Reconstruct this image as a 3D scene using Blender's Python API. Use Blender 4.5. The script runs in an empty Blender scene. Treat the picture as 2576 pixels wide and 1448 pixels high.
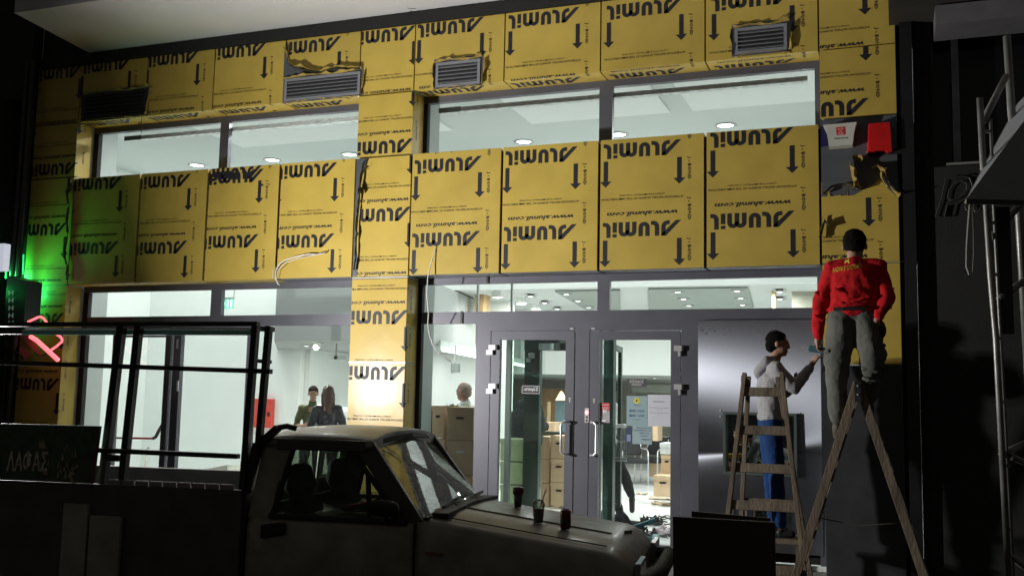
import bpy, bmesh, math, random
from mathutils import Vector, Matrix
from mathutils import noise as mnoise
random.seed(7)
R_ = math.radians
scene = bpy.context.scene
col = scene.collection

# ------------------------------------------------------------------ camera
IW, IH, FPX = 2576.0, 1448.0, 2555.6
CAM = Vector((0.0, -10.2, 1.75))
_yaw, _pit, _rol = R_(-20.759), R_(6.2255), R_(1.1668)
FW = Vector((math.sin(_yaw)*math.cos(_pit), math.cos(_yaw)*math.cos(_pit), math.sin(_pit)))
_r0 = Vector((math.cos(_yaw), -math.sin(_yaw), 0)); _u0 = _r0.cross(FW)
RT = math.cos(_rol)*_r0 + math.sin(_rol)*_u0
UP = -math.sin(_rol)*_r0 + math.cos(_rol)*_u0
cam_d = bpy.data.cameras.new('camera'); cam = bpy.data.objects.new('camera', cam_d); col.objects.link(cam)
cam_d.sensor_width = 36; cam_d.sensor_fit = 'HORIZONTAL'; cam_d.lens = FPX/IW*36
cam_d.clip_start = 0.1; cam_d.clip_end = 500
m3 = Matrix((RT, UP, -FW)).transposed()
cam.matrix_world = Matrix.Translation(CAM) @ m3.to_4x4()
scene.camera = cam

# ------------------------------------------------------------------ world: night sky
w = bpy.data.worlds.new('World'); scene.world = w; w.use_nodes = True
wn = w.node_tree; bg = wn.nodes['Background']
sky = wn.nodes.new('ShaderNodeTexSky'); sky.sky_type = 'NISHITA'; sky.sun_disc = False
sky.sun_elevation = R_(-4); sky.sun_rotation = R_(200)
wn.links.new(sky.outputs[0], bg.inputs[0]); bg.inputs[1].default_value = 0.02
bg2 = wn.nodes.new('ShaderNodeBackground'); bg2.inputs[0].default_value = (1, .93, .82, 1); bg2.inputs[1].default_value = .040   # even city glow
ads = wn.nodes.new('ShaderNodeAddShader'); wn.links.new(bg.outputs[0], ads.inputs[0]); wn.links.new(bg2.outputs[0], ads.inputs[1])
wn.links.new(ads.outputs[0], wn.nodes['World Output'].inputs[0])
scene.view_settings.view_transform = 'Standard'; scene.view_settings.look = 'None'
scene.view_settings.exposure = 0.0; scene.view_settings.gamma = 1.0
scene.cycles.max_bounces = 8; scene.cycles.diffuse_bounces = 4; scene.cycles.glossy_bounces = 4
scene.cycles.transmission_bounces = 8; scene.cycles.transparent_max_bounces = 16
scene.cycles.caustics_reflective = False; scene.cycles.caustics_refractive = False
scene.cycles.sample_clamp_indirect = 4.0
try:
    scene.cycles.use_denoising = True
except Exception: pass

def ray(px, py): return ((px-IW/2)/FPX)*RT - ((py-IH/2)/FPX)*UP + FW
def at(px, py, Y):
    d = ray(px, py); return CAM + d*((Y-CAM.y)/d.y)
def atz(px, py, Z):
    d = ray(px, py); return CAM + d*((Z-CAM.z)/d.z)
A_ = at
def PX(px, py, Y): return at(px, py, Y).x
def PZ(px, py, Y): return at(px, py, Y).z

# ------------------------------------------------------------------ lamps
def area(name, loc, direction, size, power, color, label, cat, parent=None, shape='DISK', size_y=None, spread=180):
    d = bpy.data.lights.new(name, 'AREA'); d.shape = shape; d.size = size
    if size_y: d.size_y = size_y
    d.energy = power; d.color = color; d.spread = R_(spread)
    o = bpy.data.objects.new(name, d); col.objects.link(o); o.location = loc
    o.rotation_euler = Vector(direction).to_track_quat('-Z', 'Z').to_euler()
    if parent:
        o.parent = parent; o.matrix_parent_inverse = Matrix.Translation(-parent.location)
    return o
WL = Vector((-7.40, -3.6, 2.09)); W2 = WL+Vector((0, .0, -.235)); WN2 = Vector((.92, .28, .27)).normalized(); WN = Vector((.879, -.183, .44)).normalized()
KEY_POWER, KEY2_POWER = 200, 305
INT = (0.95, 1.0, 0.99)

# ------------------------------------------------------------------ materials
MATS = {}
def mat(name, c, rough=.6, metal=0, var=.12, vscale=6, bump=0, bscale=40, emit=None, es=0, coat=0, spec=.5, stretch=None, alpha=1, aniso=0, arot=0, trans=0):
    if name in MATS: return MATS[name]
    m = bpy.data.materials.new(name); m.use_nodes = True; MATS[name] = m
    nt = m.node_tree; b = nt.nodes['Principled BSDF']; L = nt.links.new
    b.inputs['Roughness'].default_value = rough; b.inputs['Metallic'].default_value = metal
    b.inputs['Specular IOR Level'].default_value = spec
    if coat: b.inputs['Coat Weight'].default_value = coat; b.inputs['Coat Roughness'].default_value = .15
    if trans: b.inputs['Transmission Weight'].default_value = trans
    if aniso:
        b.inputs['Anisotropic'].default_value = aniso; b.inputs['Anisotropic Rotation'].default_value = arot
        tg = nt.nodes.new('ShaderNodeTangent'); tg.direction_type = 'RADIAL'; tg.axis = 'Z'
        L(tg.outputs[0], b.inputs['Tangent'])
    tc = nt.nodes.new('ShaderNodeTexCoord'); mp = nt.nodes.new('ShaderNodeMapping')
    L(tc.outputs['Object'], mp.inputs[0])
    if stretch: mp.inputs['Scale'].default_value = stretch
    if var > 0:
        n = nt.nodes.new('ShaderNodeTexNoise'); n.inputs['Scale'].default_value = vscale; n.inputs['Detail'].default_value = 5
        L(mp.outputs[0], n.inputs[0])
        mx = nt.nodes.new('ShaderNodeMix'); mx.data_type = 'RGBA'
        mx.inputs[6].default_value = (*[x*(1-var) for x in c], 1); mx.inputs[7].default_value = (*[min(1, x*(1+var)) for x in c], 1)
        cr = nt.nodes.new('ShaderNodeMapRange'); cr.inputs[1].default_value = .3; cr.inputs[2].default_value = .7
        L(n.outputs[0], cr.inputs[0]); L(cr.outputs[0], mx.inputs[0]); L(mx.outputs[2], b.inputs['Base Color'])
        rr = nt.nodes.new('ShaderNodeMapRange'); rr.inputs[3].default_value = max(0, rough-.08); rr.inputs[4].default_value = min(1, rough+.08)
        L(n.outputs[0], rr.inputs[0]); L(rr.outputs[0], b.inputs['Roughness'])
    else: b.inputs['Base Color'].default_value = (*c, 1)
    if name == 'protective_film':
        oi = nt.nodes.new('ShaderNodeObjectInfo'); hs_ = nt.nodes.new('ShaderNodeHueSaturation'); m1 = nt.nodes.new('ShaderNodeMapRange'); m1.inputs[3].default_value = .9; m1.inputs[4].default_value = 1.08
        L(oi.outputs['Random'], m1.inputs[0]); L(m1.outputs[0], hs_.inputs['Value']); L(b.inputs['Base Color'].links[0].from_socket, hs_.inputs['Color']); L(hs_.outputs[0], b.inputs['Base Color'])
    if bump > 0:
        n2 = nt.nodes.new('ShaderNodeTexNoise'); n2.inputs['Scale'].default_value = bscale; n2.inputs['Detail'].default_value = 4
        L(mp.outputs[0], n2.inputs[0]); bp = nt.nodes.new('ShaderNodeBump'); bp.inputs['Strength'].default_value = min(1, bump)
        bp.inputs['Distance'].default_value = .01 if bump <= 1 else .01*bump
        L(n2.outputs[0], bp.inputs['Height']); L(bp.outputs[0], b.inputs['Normal'])
    if emit: b.inputs['Emission Color'].default_value = (*emit, 1); b.inputs['Emission Strength'].default_value = es
    return m
def glassmat(name, tint, refl=.9, haze=0.0, rough=.02):
    m = bpy.data.materials.new(name); m.use_nodes = True; nt = m.node_tree; nt.nodes.clear(); L = nt.links.new
    o = nt.nodes.new('ShaderNodeOutputMaterial'); t = nt.nodes.new('ShaderNodeBsdfTransparent'); t.inputs[0].default_value = (*tint, 1)
    g = nt.nodes.new('ShaderNodeBsdfGlossy'); g.inputs['Roughness'].default_value = rough; g.inputs[0].default_value = (1, 1, 1, 1)
    f = nt.nodes.new('ShaderNodeFresnel'); f.inputs[0].default_value = 1.45
    s = nt.nodes.new('ShaderNodeMixShader'); fm = nt.nodes.new('ShaderNodeMath'); fm.operation = 'MULTIPLY'; fm.inputs[1].default_value = refl; L(f.outputs[0], fm.inputs[0]); L(fm.outputs[0], s.inputs[0]); L(t.outputs[0], s.inputs[1]); L(g.outputs[0], s.inputs[2])
    if haze:
        d = nt.nodes.new('ShaderNodeBsdfDiffuse'); d.inputs[0].default_value = (.6, .6, .55, 1)
        n = nt.nodes.new('ShaderNodeTexNoise'); n.inputs['Scale'].default_value = 7; n.inputs['Detail'].default_value = 6
        mr = nt.nodes.new('ShaderNodeMapRange'); mr.inputs[1].default_value = .35; mr.inputs[2].default_value = .8; mr.inputs[3].default_value = haze*.3; mr.inputs[4].default_value = haze
        L(n.outputs[0], mr.inputs[0]); s2 = nt.nodes.new('ShaderNodeMixShader'); L(mr.outputs[0], s2.inputs[0]); L(s.outputs[0], s2.inputs[1]); L(d.outputs[0], s2.inputs[2]); s = s2
    L(s.outputs[0], o.inputs[0]); MATS[name] = m; return m

FILM = mat('protective_film', (.50, .36, .068), .48, var=.09, vscale=2.5, bump=.25, bscale=5, spec=.4, coat=.08)
FILM2 = mat('protective_film_crumpled', (.42, .30, .07), .35, var=.1, vscale=9, bump=1.0, bscale=30, coat=.4)
FILMW = mat('protective_film_wavy', (.52, .375, .13), .30, var=.06, vscale=3, bump=.8, bscale=1.6, spec=.22, coat=.05)
FILMM = mat('protective_film_glossy', (.54, .39, .095), .34, var=.06, vscale=3, bump=.5, bscale=2.2, spec=.18, coat=.03)
FILMB = mat('film_back', (.05, .045, .03), .4, var=.2, bump=1.0, bscale=40)
INK = mat('print_ink', (.012, .012, .018), .55, var=0)
INKS = mat('small_print_ink', (.035, .028, .015), .6, var=0)
ALU = mat('anthracite_aluminium', (.115, .115, .14), .42, metal=.25, var=.06, vscale=3, bump=.06, bscale=150)
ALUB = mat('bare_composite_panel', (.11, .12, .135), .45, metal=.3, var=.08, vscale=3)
GRIL = mat('grille_paint', (.26, .27, .30), .4, metal=.2, var=.06)
GAP = mat('dark_joint', (.01, .01, .01), .8, var=0)
STEEL = mat('metal_sheet', (.33, .345, .40), .25, metal=.95, var=0, aniso=1.0, arot=0, stretch=(1, 1, 1))
SILVER = mat('silver_metal', (.7, .7, .72), .3, metal=.55, var=.05)
WALLP = mat('white_wall_paint', (.80, .84, .81), .8, var=.015, vscale=1.2, bump=.05, bscale=120)
CEIL = mat('ceiling_plaster', (.60, .635, .62), .85, var=.015, vscale=1, bump=.05, bscale=90)
SOFF = mat('soffit_plaster', (.55, .55, .57), .85, var=.04, vscale=1.6, bump=.2, bscale=60)
FLOOR = mat('white_floor_tile', (.82, .84, .82), .22, var=.04, vscale=2)
ASPH = mat('asphalt', (.045, .045, .045), .9, var=.3, vscale=30, bump=.8, bscale=120)
PAVE = mat('paving', (.22, .21, .20), .85, var=.25, vscale=7, bump=.5, bscale=60)
DARK = mat('dark_paint', (.018, .018, .02), .5, var=.3)
BLACK = mat('black_plastic', (.012, .012, .013), .45, var=.1)
DKWALL = mat('dark_render', (.016, .016, .016), .85, var=.2, vscale=4, bump=.3, bscale=60)
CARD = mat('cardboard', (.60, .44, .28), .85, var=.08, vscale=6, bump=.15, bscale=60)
CARDD = mat('cardboard_inside', (.03, .02, .012), .9, var=0)
WOODL = mat('ladder_wood', (.15, .115, .08), .75, var=.4, vscale=9, bump=.5, bscale=60, stretch=(1, 1, .25))
RED = mat('red_paint', (.55, .02, .02), .4, var=.05)
TRUCK = mat('dusty_truck_paint', (.25, .235, .20), .42, metal=.1, var=.28, vscale=6, bump=.08, bscale=30, coat=.12)
TRUCK_SHADE = mat('truck_paint_shaded', (.06, .058, .05), .45, var=.15)  # shade on pillars and door frames put into a darker truck paint
RACK = mat('rack_black_steel', (.02, .02, .022), .4, metal=.3, var=.2)
RUB = mat('black_rubber', (.012, .012, .012), .7, var=.1)
GREEN_DK = mat('dark_green_frame', (.03, .055, .05), .35, var=.1)
GLASS = glassmat('window_glass', (.95, .97, .96), haze=.03)
GLASSG = glassmat('green_tinted_glass', (.84, .93, .89), refl=.08)
CARGLASS = glassmat('truck_glass', (.40, .45, .39), haze=.10, refl=.25)
GEDGE = mat('glass_sheet_edge', (.25, .75, .68), .12, var=.05, spec=.9, coat=.5)

# ------------------------------------------------------------------ mesh helpers
class MB:
    def __init__(s): s.v = []; s.f = []; s.m = []
    def add(s, vs, fs, mi=0):
        o = len(s.v); s.v += [Vector(x) for x in vs]; s.f += [tuple(i+o for i in f) for f in fs]; s.m += [mi]*len(fs); return s
    def box(s, x0, x1, y0, y1, z0, z1, mi=0):
        if x0 > x1: x0, x1 = x1, x0
        if y0 > y1: y0, y1 = y1, y0
        if z0 > z1: z0, z1 = z1, z0
        return s.add([(x0,y0,z0),(x1,y0,z0),(x1,y1,z0),(x0,y1,z0),(x0,y0,z1),(x1,y0,z1),(x1,y1,z1),(x0,y1,z1)],
                     [(0,3,2,1),(4,5,6,7),(0,1,5,4),(1,2,6,5),(2,3,7,6),(3,0,4,7)], mi)
    def hexa(s, p, mi=0):
        return s.add(p, [(0,3,2,1),(4,5,6,7),(0,1,5,4),(1,2,6,5),(2,3,7,6),(3,0,4,7)], mi)
    def bar(s, a, b, wx, wy, ref=(0, 1, 0), mi=0):
        a = Vector(a); b = Vector(b); d = (b-a).normalized(); r = Vector(ref)
        if abs(d.dot(r)) > .98: r = Vector((1, 0, 0))
        x = d.cross(r).normalized(); y = x.cross(d).normalized()
        P = []
        for c in (a, b):
            for i, j in ((-1,-1),(1,-1),(1,1),(-1,1)): P.append(c + x*(i*wx/2) + y*(j*wy/2))
        return s.hexa(P, mi)
    def tube(s, pts, r, n=8, mi=0, caps=True):
        pts = [Vector(p) for p in pts]; rs = r if isinstance(r, (list, tuple)) else [r]*len(pts)
        o = len(s.v); prev = None
        for i, p in enumerate(pts):
            t = (pts[min(i+1, len(pts)-1)] - pts[max(i-1, 0)]).normalized()
            if prev is None:
                a = t.cross(Vector((0, 0, 1)));
                if a.length < .1: a = t.cross(Vector((1, 0, 0)))
            else: a = prev - t*prev.dot(t)
            a.normalize(); prev = a; b = t.cross(a)
            for k in range(n):
                an = 2*math.pi*k/n; s.v.append(p + a*math.cos(an)*rs[i] + b*math.sin(an)*rs[i])
        for i in range(len(pts)-1):
            for k in range(n):
                s.f.append((o+i*n+k, o+i*n+(k+1)%n, o+(i+1)*n+(k+1)%n, o+(i+1)*n+k)); s.m.append(mi)
        if caps:
            s.f.append(tuple(o+k for k in reversed(range(n)))); s.m.append(mi)
            s.f.append(tuple(o+(len(pts)-1)*n+k for k in range(n))); s.m.append(mi)
        return s
    def lathe(s, c, prof, n=20, axis='Z', mi=0):
        c = Vector(c); o = len(s.v)
        for r, h in prof:
            for k in range(n):
                an = 2*math.pi*k/n; x, y = r*math.cos(an), r*math.sin(an)
                s.v.append(c + (Vector((x, y, h)) if axis == 'Z' else Vector((x, h, y)) if axis == 'Y' else Vector((h, x, y))))
        for i in range(len(prof)-1):
            for k in range(n):
                s.f.append((o+i*n+k, o+i*n+(k+1)%n, o+(i+1)*n+(k+1)%n, o+(i+1)*n+k)); s.m.append(mi)
        return s
    def prism(s, poly, z0, z1, mi=0):
        n = len(poly)
        s.add([(x, y, z0) for x, y in poly]+[(x, y, z1) for x, y in poly],
              [tuple(reversed(range(n))), tuple(range(n, 2*n))]+[(i, (i+1)%n, n+(i+1)%n, n+i) for i in range(n)], mi); return s
    def mesh(s, name, mats):
        me = bpy.data.meshes.new(name); me.from_pydata(s.v, [], s.f)
        for m in (mats if isinstance(mats, (list, tuple)) else [mats]): me.materials.append(m)
        me.polygons.foreach_set('material_index', s.m); me.update(); return me
    def build(s, name, mats, parent=None, smooth=False, bevel=0, **kw):
        me = s.mesh(name, mats); bm = bmesh.new(); bm.from_mesh(me)
        bmesh.ops.recalc_face_normals(bm, faces=bm.faces)
        if bevel: bmesh.ops.bevel(bm, geom=list(bm.edges), offset=bevel, segments=2, profile=.6, affect='EDGES')
        bm.to_mesh(me); bm.free()
        return place(name, me, parent, smooth, **kw)
def place(name, me, parent=None, smooth=False, label=None, cat=None, group=None, kind=None):
    if smooth: me.polygons.foreach_set('use_smooth', [True]*len(me.polygons))
    o = bpy.data.objects.new(name, me); col.objects.link(o)
    if parent:
        o.parent = parent; mw = Vector((0, 0, 0)); p = parent
        loc = p.get('_wl'); loc = Vector(loc) if loc is not None else Vector((0, 0, 0))
        o.matrix_parent_inverse = Matrix.Translation(-loc)
    if label: o['label'] = label
    if cat: o['category'] = cat
    if group: o['group'] = group
    if kind: o['kind'] = kind
    return o
def thing(name, loc, label, cat, group=None):
    o = bpy.data.objects.new(name, None); col.objects.link(o); o.location = loc; o.empty_display_size = .1
    o['_wl'] = list(loc); o['label'] = label; o['category'] = cat
    if group: o['group'] = group
    return o
def copy_thing(o, delta, label, rz=0):
    def cp(x, par):
        c = x.copy(); col.objects.link(c)
        if par: c.parent = par; c.matrix_parent_inverse = x.matrix_parent_inverse.copy()
        for ch in [k for k in bpy.data.objects if k.parent == x]: cp(ch, c)
        return c
    c = cp(o, None); c.location = Vector(o.location)+Vector(delta); c['label'] = label; c.rotation_euler.z += rz
    return c
def mod_mesh(obj, mods):
    """apply a list of (type, settings) by depsgraph evaluation"""
    for t, kw in mods:
        m = obj.modifiers.new(t, t)
        for k, v in kw.items(): setattr(m, k, v)
    dg = bpy.context.evaluated_depsgraph_get(); dg.update()
    me = bpy.data.meshes.new_from_object(obj.evaluated_get(dg)); return me

# ------------------------------------------------------------------ text
_tc = {}
def text_mesh(s, bold=False, shear=0, res=2):
    k = (s, bold, shear, res)
    if k in _tc: return _tc[k]
    c = bpy.data.curves.new('lettering', 'FONT'); c.body = s; c.size = 1; c.resolution_u = res; c.shear = shear
    c.offset = .018 if bold else .004
    o = bpy.data.objects.new('lettering', c); col.objects.link(o)
    dg = bpy.context.evaluated_depsgraph_get(); dg.update()
    me = bpy.data.meshes.new_from_object(o.evaluated_get(dg))
    vs = [v.co.copy() for v in me.vertices]; fs = [tuple(p.vertices) for p in me.polygons]
    bpy.data.objects.remove(o); bpy.data.curves.remove(c)
    if not vs: return ([], [])
    x0 = min(v.x for v in vs); x1 = max(v.x for v in vs); y0 = min(v.y for v in vs); y1 = max(v.y for v in vs)
    vs = [((v.x-x0)/(x1-x0), (v.y-y0)/(y1-y0)) for v in vs]
    _tc[k] = (vs, fs); return _tc[k]
def wall_text(mb, s, x0, x1, z0, z1, Y, bold=False, mirror=False, shear=0, flip=False, mi=0):
    vs, fs = text_mesh(s, bold, shear)
    P = []
    for u, v in vs:
        if mirror: u = 1-u
        if flip: v = 1-v; u = 1-u
        P.append((x0+(x1-x0)*u, Y, z0+(z1-z0)*v))
    mb.add(P, fs, mi)

# ------------------------------------------------------------------ film print tile (upright frame u,v)
PER = .842
TE = []          # elements: name, verts, faces, material index
def element(name): TE.append([name, [], [], []])
def tadd(vs, fs, mi=0):
    e = TE[-1]; o = len(e[1]); e[1].extend(vs); e[2].extend(tuple(i+o for i in f) for f in fs); e[3].extend([mi]*len(fs))
def stroke(pts, wd):
    L, Rr = [], []
    for i, p in enumerate(pts):
        a = Vector(pts[max(0, i-1)]); b = Vector(pts[min(len(pts)-1, i+1)]); d = (b-a).normalized(); n = Vector((-d.y, d.x))
        L.append(tuple(Vector(p)+n*wd/2)); Rr.append(tuple(Vector(p)-n*wd/2))
    k = len(pts); tadd(L+Rr, [(i, i+1, k+i+1, k+i) for i in range(k-1)])
def arc(cx, cy, r, a0, a1, n=6): return [(cx+r*math.cos(R_(a0+(a1-a0)*i/n)), cy+r*math.sin(R_(a0+(a1-a0)*i/n))) for i in range(n+1)]
SW, XH = .041, .155
element('printed_logo')
tadd([(0, 0), (.052, 0), (.202, .142), (.202, .157), (.155, .157)], [(0, 1, 2, 3, 4)])            # slanted stroke of the first letter
stroke([(.181, .157)]+[(.181, .075)]+arc(.137, .065, .044, 0, -90, 5)+[(.118, .021)], .041)
stroke([(.248, XH), (.248, .06)]+arc(.290, .062, .042, 180, 270, 5)+[(.310, .020)], SW)           # l
stroke([(.348, XH), (.348, .066)]+arc(.384, .062, .036, 190, 350, 8)+[(.420, .066), (.420, XH)], SW)   # u
stroke([(.488, 0), (.488, .095)]+arc(.5235, .095, .0365, 170, 10, 7)+[(.560, .085), (.560, 0)], SW)    # m
stroke([(.560, .085)]+arc(.5965, .095, .0365, 170, 10, 7)+[(.633, .095), (.633, 0)], SW)
tadd([(.677, 0), (.718, 0), (.718, .108), (.677, .108)], [(0, 1, 2, 3)]); tadd([(.677, .124), (.718, .124), (.718, .158), (.677, .158)], [(0, 1, 2, 3)])
stroke([(.764, XH+.005), (.764, .06)]+arc(.806, .062, .042, 180, 270, 5)+[(.824, .020)], SW)      # l
for u in (.017, .799):
    element('printed_arrow')
    tadd([(u-.022, .187), (u+.022, .187), (u+.022, .403), (u-.022, .403)], [(0, 1, 2, 3)])
    tadd([(u-.06, .403), (u+.06, .403), (u, .465)], [(0, 1, 2)])
def ttext(s, u0, u1, v0, v1, bold=False, shear=0, rot=False, mi=0, res=1):
    vs, fs = text_mesh(s, bold, shear, res); element('printed_text')
    tadd([(u0+(u1-u0)*(1-y), v0+(v1-v0)*x) if rot else (u0+(u1-u0)*x, v0+(v1-v0)*y) for x, y in vs], fs, mi)
for k in (0, 1): ttext('J - BOND', -.104, -.061, .187+.421*k, .424+.421*k, bold=True, rot=True, mi=1)
ttext('(ONLY FOR METALLIC COLORS)', .17, .648, .546, .568, mi=1)
ttext('ATTENTION! INSTALL ALWAYS AT THE SAME DIRECTION', -.024, .843, .585, .607, mi=1)
ttext('www.alumil.com', .038, .782, .733, .782, bold=True, shear=.25)

def film_print(parent, Xr, Zr, x0, x1, z0, z1, Y=-.0035, fold=None, side=False, cut=None):
    """printed elements on a film: front face, optionally folded back under (fold = z of the fold) or mapped on a side face"""
    k0 = math.floor((Zr-z1)/PER)-1; k1 = math.ceil((Zr-z0)/PER)+1
    for k in range(k0, k1+1):
        top = Zr-k*PER
        if top < z0-.1 or top-PER-.2 > z1: continue
        for nm, ev, ef, em in TE:
            us = [Xr-u for u, v in ev]; ws = [top-v for u, v in ev]
            if max(us) < x0 or min(us) > x1 or max(ws) < z0 or min(ws) > z1: continue
            bm = bmesh.new(); vs = [bm.verts.new((x, 0, z)) for x, z in zip(us, ws)]
            for f, mi in zip(ef, em):
                try: F = bm.faces.new([vs[i] for i in f]); F.material_index = mi
                except ValueError: pass
            if min(us) < x0 or max(us) > x1 or min(ws) < z0 or max(ws) > z1:
                for co, no in (((x0, 0, 0), (-1, 0, 0)), ((x1, 0, 0), (1, 0, 0)), ((0, 0, z0), (0, 0, -1)), ((0, 0, z1), (0, 0, 1))):
                    if bm.verts: bmesh.ops.bisect_plane(bm, geom=list(bm.verts)+list(bm.edges)+list(bm.faces), plane_co=co, plane_no=no, clear_outer=True)
            if cut: bmesh.ops.delete(bm, geom=[f for f in bm.faces if cut(f.calc_center_median())], context='FACES')
            if not bm.faces: bm.free(); continue
            if fold is not None:
                if min(ws) < fold < max(ws): bmesh.ops.bisect_plane(bm, geom=list(bm.verts)+list(bm.edges)+list(bm.faces), plane_co=(0, 0, fold), plane_no=(0, 0, 1))
                for v in bm.verts:
                    if v.co.z < fold-1e-5: v.co = Vector((v.co.x, (fold-v.co.z), fold-.0035))
                    else: v.co.y = Y
            elif side:
                for v in bm.verts: v.co = Vector((side+.0035, v.co.x-x0, v.co.z))
            else:
                for v in bm.verts: v.co.y = Y
            me = bpy.data.meshes.new(nm); bm.to_mesh(me); bm.free()
            me.materials.append(INK); me.materials.append(INKS)
            place(nm, me, parent)

# ================================================================== SETTING
FZ = .18
MB().box(-40, 30, -60, -1.35, -.3, 0).build('street', ASPH, kind='structure')
pv = MB().box(-40, 30, -1.33, 40, -.3, .128).build('pavement', PAVE, kind='structure')
MB().box(-40, 30, -1.5, -1.331, -.3, .134).build('kerb', PAVE, kind='structure')
_slab = MB().box(0, .595, 0, .595, .129, .142).mesh('paving_slab', PAVE)
for i in range(13):
    for j in range(2):
        o = place('paving_slab', _slab, pv); o.location = (-6.5+.6*i, -1.32+.6*j, 0)
MB().box(-12.6, 1.0, .42, 19, .13, FZ).build('interior_floor', FLOOR, kind='structure')
# facade core and cladding ---------------------------------------------------
bld = thing('shop_building', (-5.4, .2, 0), 'shop front clad in yellow film-covered panels with tall lit windows', 'building')
X0, X1, X2, X3, X4, X5, X6, X7, X8, X9, X10 = -10.03, -8.947, -7.905, -6.868, -5.835, -5.122, -4.013, -2.905, -1.785, -.66, .058
ZL, ZT, ZB, ZU = 3.105, 4.50, 5.248, 6.03
core = MB()
core.box(-10.75, .3, .03, .28, 3.12, 4.46); core.box(-10.75, .3, .03, .28, 5.27, 9)      # spandrels
core.build('spandrel_wall', GAP, bld)
for a, b, y1 in ((-10.77, X0-.012, .75), (X4+.02, X5-.012, .75), (X9+.03, X10-.005, .9)):
    MB().box(a, b, .034, y1, .13, 9).build('column_core', mat('core_plaster', (.46, .50, .48), .85, var=.03), bld)
def tipx(px, py): p = at(px, py, 0); return p.x, p.z
def panel(x0, x1, z0, z1, tip, fold=None, film=FILM, cut=None, dxt=0, name='cladding_panel', gap=.015, side=None, pr=True, gz=.004):
    mb = MB(); a, b = x0+gap, x1-gap
    mb.box(a, b, 0, .028, z0+(gz if fold is None else 0), z1-gz)
    if fold: mb.box(a, b, .0285, .30, z0, z0+.02)
    if side: mb.box(x1-gap-.02, x1-gap, .0285, side, z0+gz, z1-gz)
    p = mb.build(name, film, bld)
    if pr and tip:
        Xr, Zr = tip
        c2 = p
        if fold: film_print(c2, Xr, Zr, a+.002, b-.002, z0-.27, z1-gz, fold=z0, cut=cut)
        else: film_print(c2, Xr, Zr, a+.002, b-.002, z0+gz, z1-gz, cut=cut)
        if side: film_print(c2, Xr, Zr, b, b+side-.02, z0+gz, z1-gz, side=b)
    return p
# lower band
low = [(X0, X1, (308.6, 443)), (X1, X2, (481, 436.8)), (X2, X3, (659, 415.7)), (X3, X4, (848.6, 408.5)),
       (X5, X6, (1212, 392)), (X6, X7, (1452.7, 368.5)), (X7, X8, (1713, 350.4)), (X8, X9, (1996, 319.5))]
for i, (a, b, t) in enumerate(low):
    p = panel(a, b, ZL, ZT, tipx(*t))
    if i == 2:   # the doubled print of this panel
        film_print(p, tipx(*t)[0]+.03, tipx(*t)[1]-.045, a+.02, b-.02, ZT-.26, ZT-.01, Y=-.0045)
    MB().box(a+.012, b-.012, .0285, .30, ZL-.002, ZL+.018).build('panel_return', FILM if i < 3 else ALU, bld)
    MB().box(a+.012, b-.012, .0285, .30, ZT-.028, ZT-.008).build('panel_return', FILM, bld)
# upper band with film folded under
grilles = [((212, 368.5), (232, 296), 0), ((717, 906), (190, 247), 3), ((1096.9, 1208), (154, 216), 5), ((1848, 1980), (66, 132), 8)]
def cut_for(i):
    def rect(px0, px1, py0, py1, pad=.0):
        x0 = PX(px0, (py0+py1)/2, 0); x1 = PX(px1, (py0+py1)/2, 0); z1 = PZ((px0+px1)/2, py0, 0); z0 = PZ((px0+px1)/2, py1, 0)
        return lambda c: x0 < c.x < x1 and z0 < c.z < z1
    return {0: rect(205, 372, 228, 298), 3: rect(714, 908, 166, 250), 5: rect(1085, 1222, 146, 220), 8: rect(1842, 1990, 56, 136)}.get(i)
up = [(X0, X1, (332, 143)), (X1, X2, (503, 125)), (X2, X3, (671.7, 106)), (X3, X4, (858.7, 91.5)), (X4, X5, (1046, 64.6)),
      (X5, X6, (1217.4, 42.8)), (X6, X7, (1457.8, 18.2)), (X7, X8, (1718, -7)), (X8, X9, (1996, -31))]
for i, (a, b, t) in enumerate(up):
    panel(a, b, ZB, ZU, tipx(*t), fold=True if i != 4 else None, cut=cut_for(i), gap=.008)
# column (between the two bays)
ctip = at(1031, 520, 0); CX = X5+.015
def cseg(z0, z1, py, film=FILM, px=1028, side=.28): return panel(X4, X5, z0, z1, (CX, PZ(px, py, 0)), film=film, side=side, gap=.004)
cseg(4.505, 5.235, 348.6)
cseg(3.10, 4.49, 520)
cseg(2.135, 3.08, 779.5, film=FILMM)
cseg(.15, 2.12, 921, film=FILMW)
MB().box(X4+.004, X5-.004, -.006, -.001, 3.083, 3.096).build('edge_trim', SILVER, bld)
MB().box(X4+.004, X5-.004, -.006, -.001, 2.122, 2.132).build('edge_trim', SILVER, bld)
# bare sliver left on the column panel, with its torn black edge
sl = MB(); pts = [(3.11, .055), (3.25, .06), (3.5, .03), (3.8, .045), (4.0, .06), (4.15, .05), (4.3, .085), (4.42, .13), (4.485, .16)]
for (za, wa), (zb, wb) in zip(pts, pts[1:]): sl.add([(X4+.006, -.006, za), (X4+.006+wa, -.006, za), (X4+.006+wb, -.006, zb), (X4+.006, -.006, zb)], [(0, 1, 2, 3)])
sl.build('bare_panel_strip', ALUB, bld)
# left pier
for z0, z1, t in ((5.26, 6.03, (207, 163)), (4.53, 5.25, (196, 406.7)), (3.10, 4.52, (169, 560)), (.15, 3.09, (161.6, 786.8))):
    panel(-10.765, X0, z0, z1, tipx(*t), side=.26, gap=.004)
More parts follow.
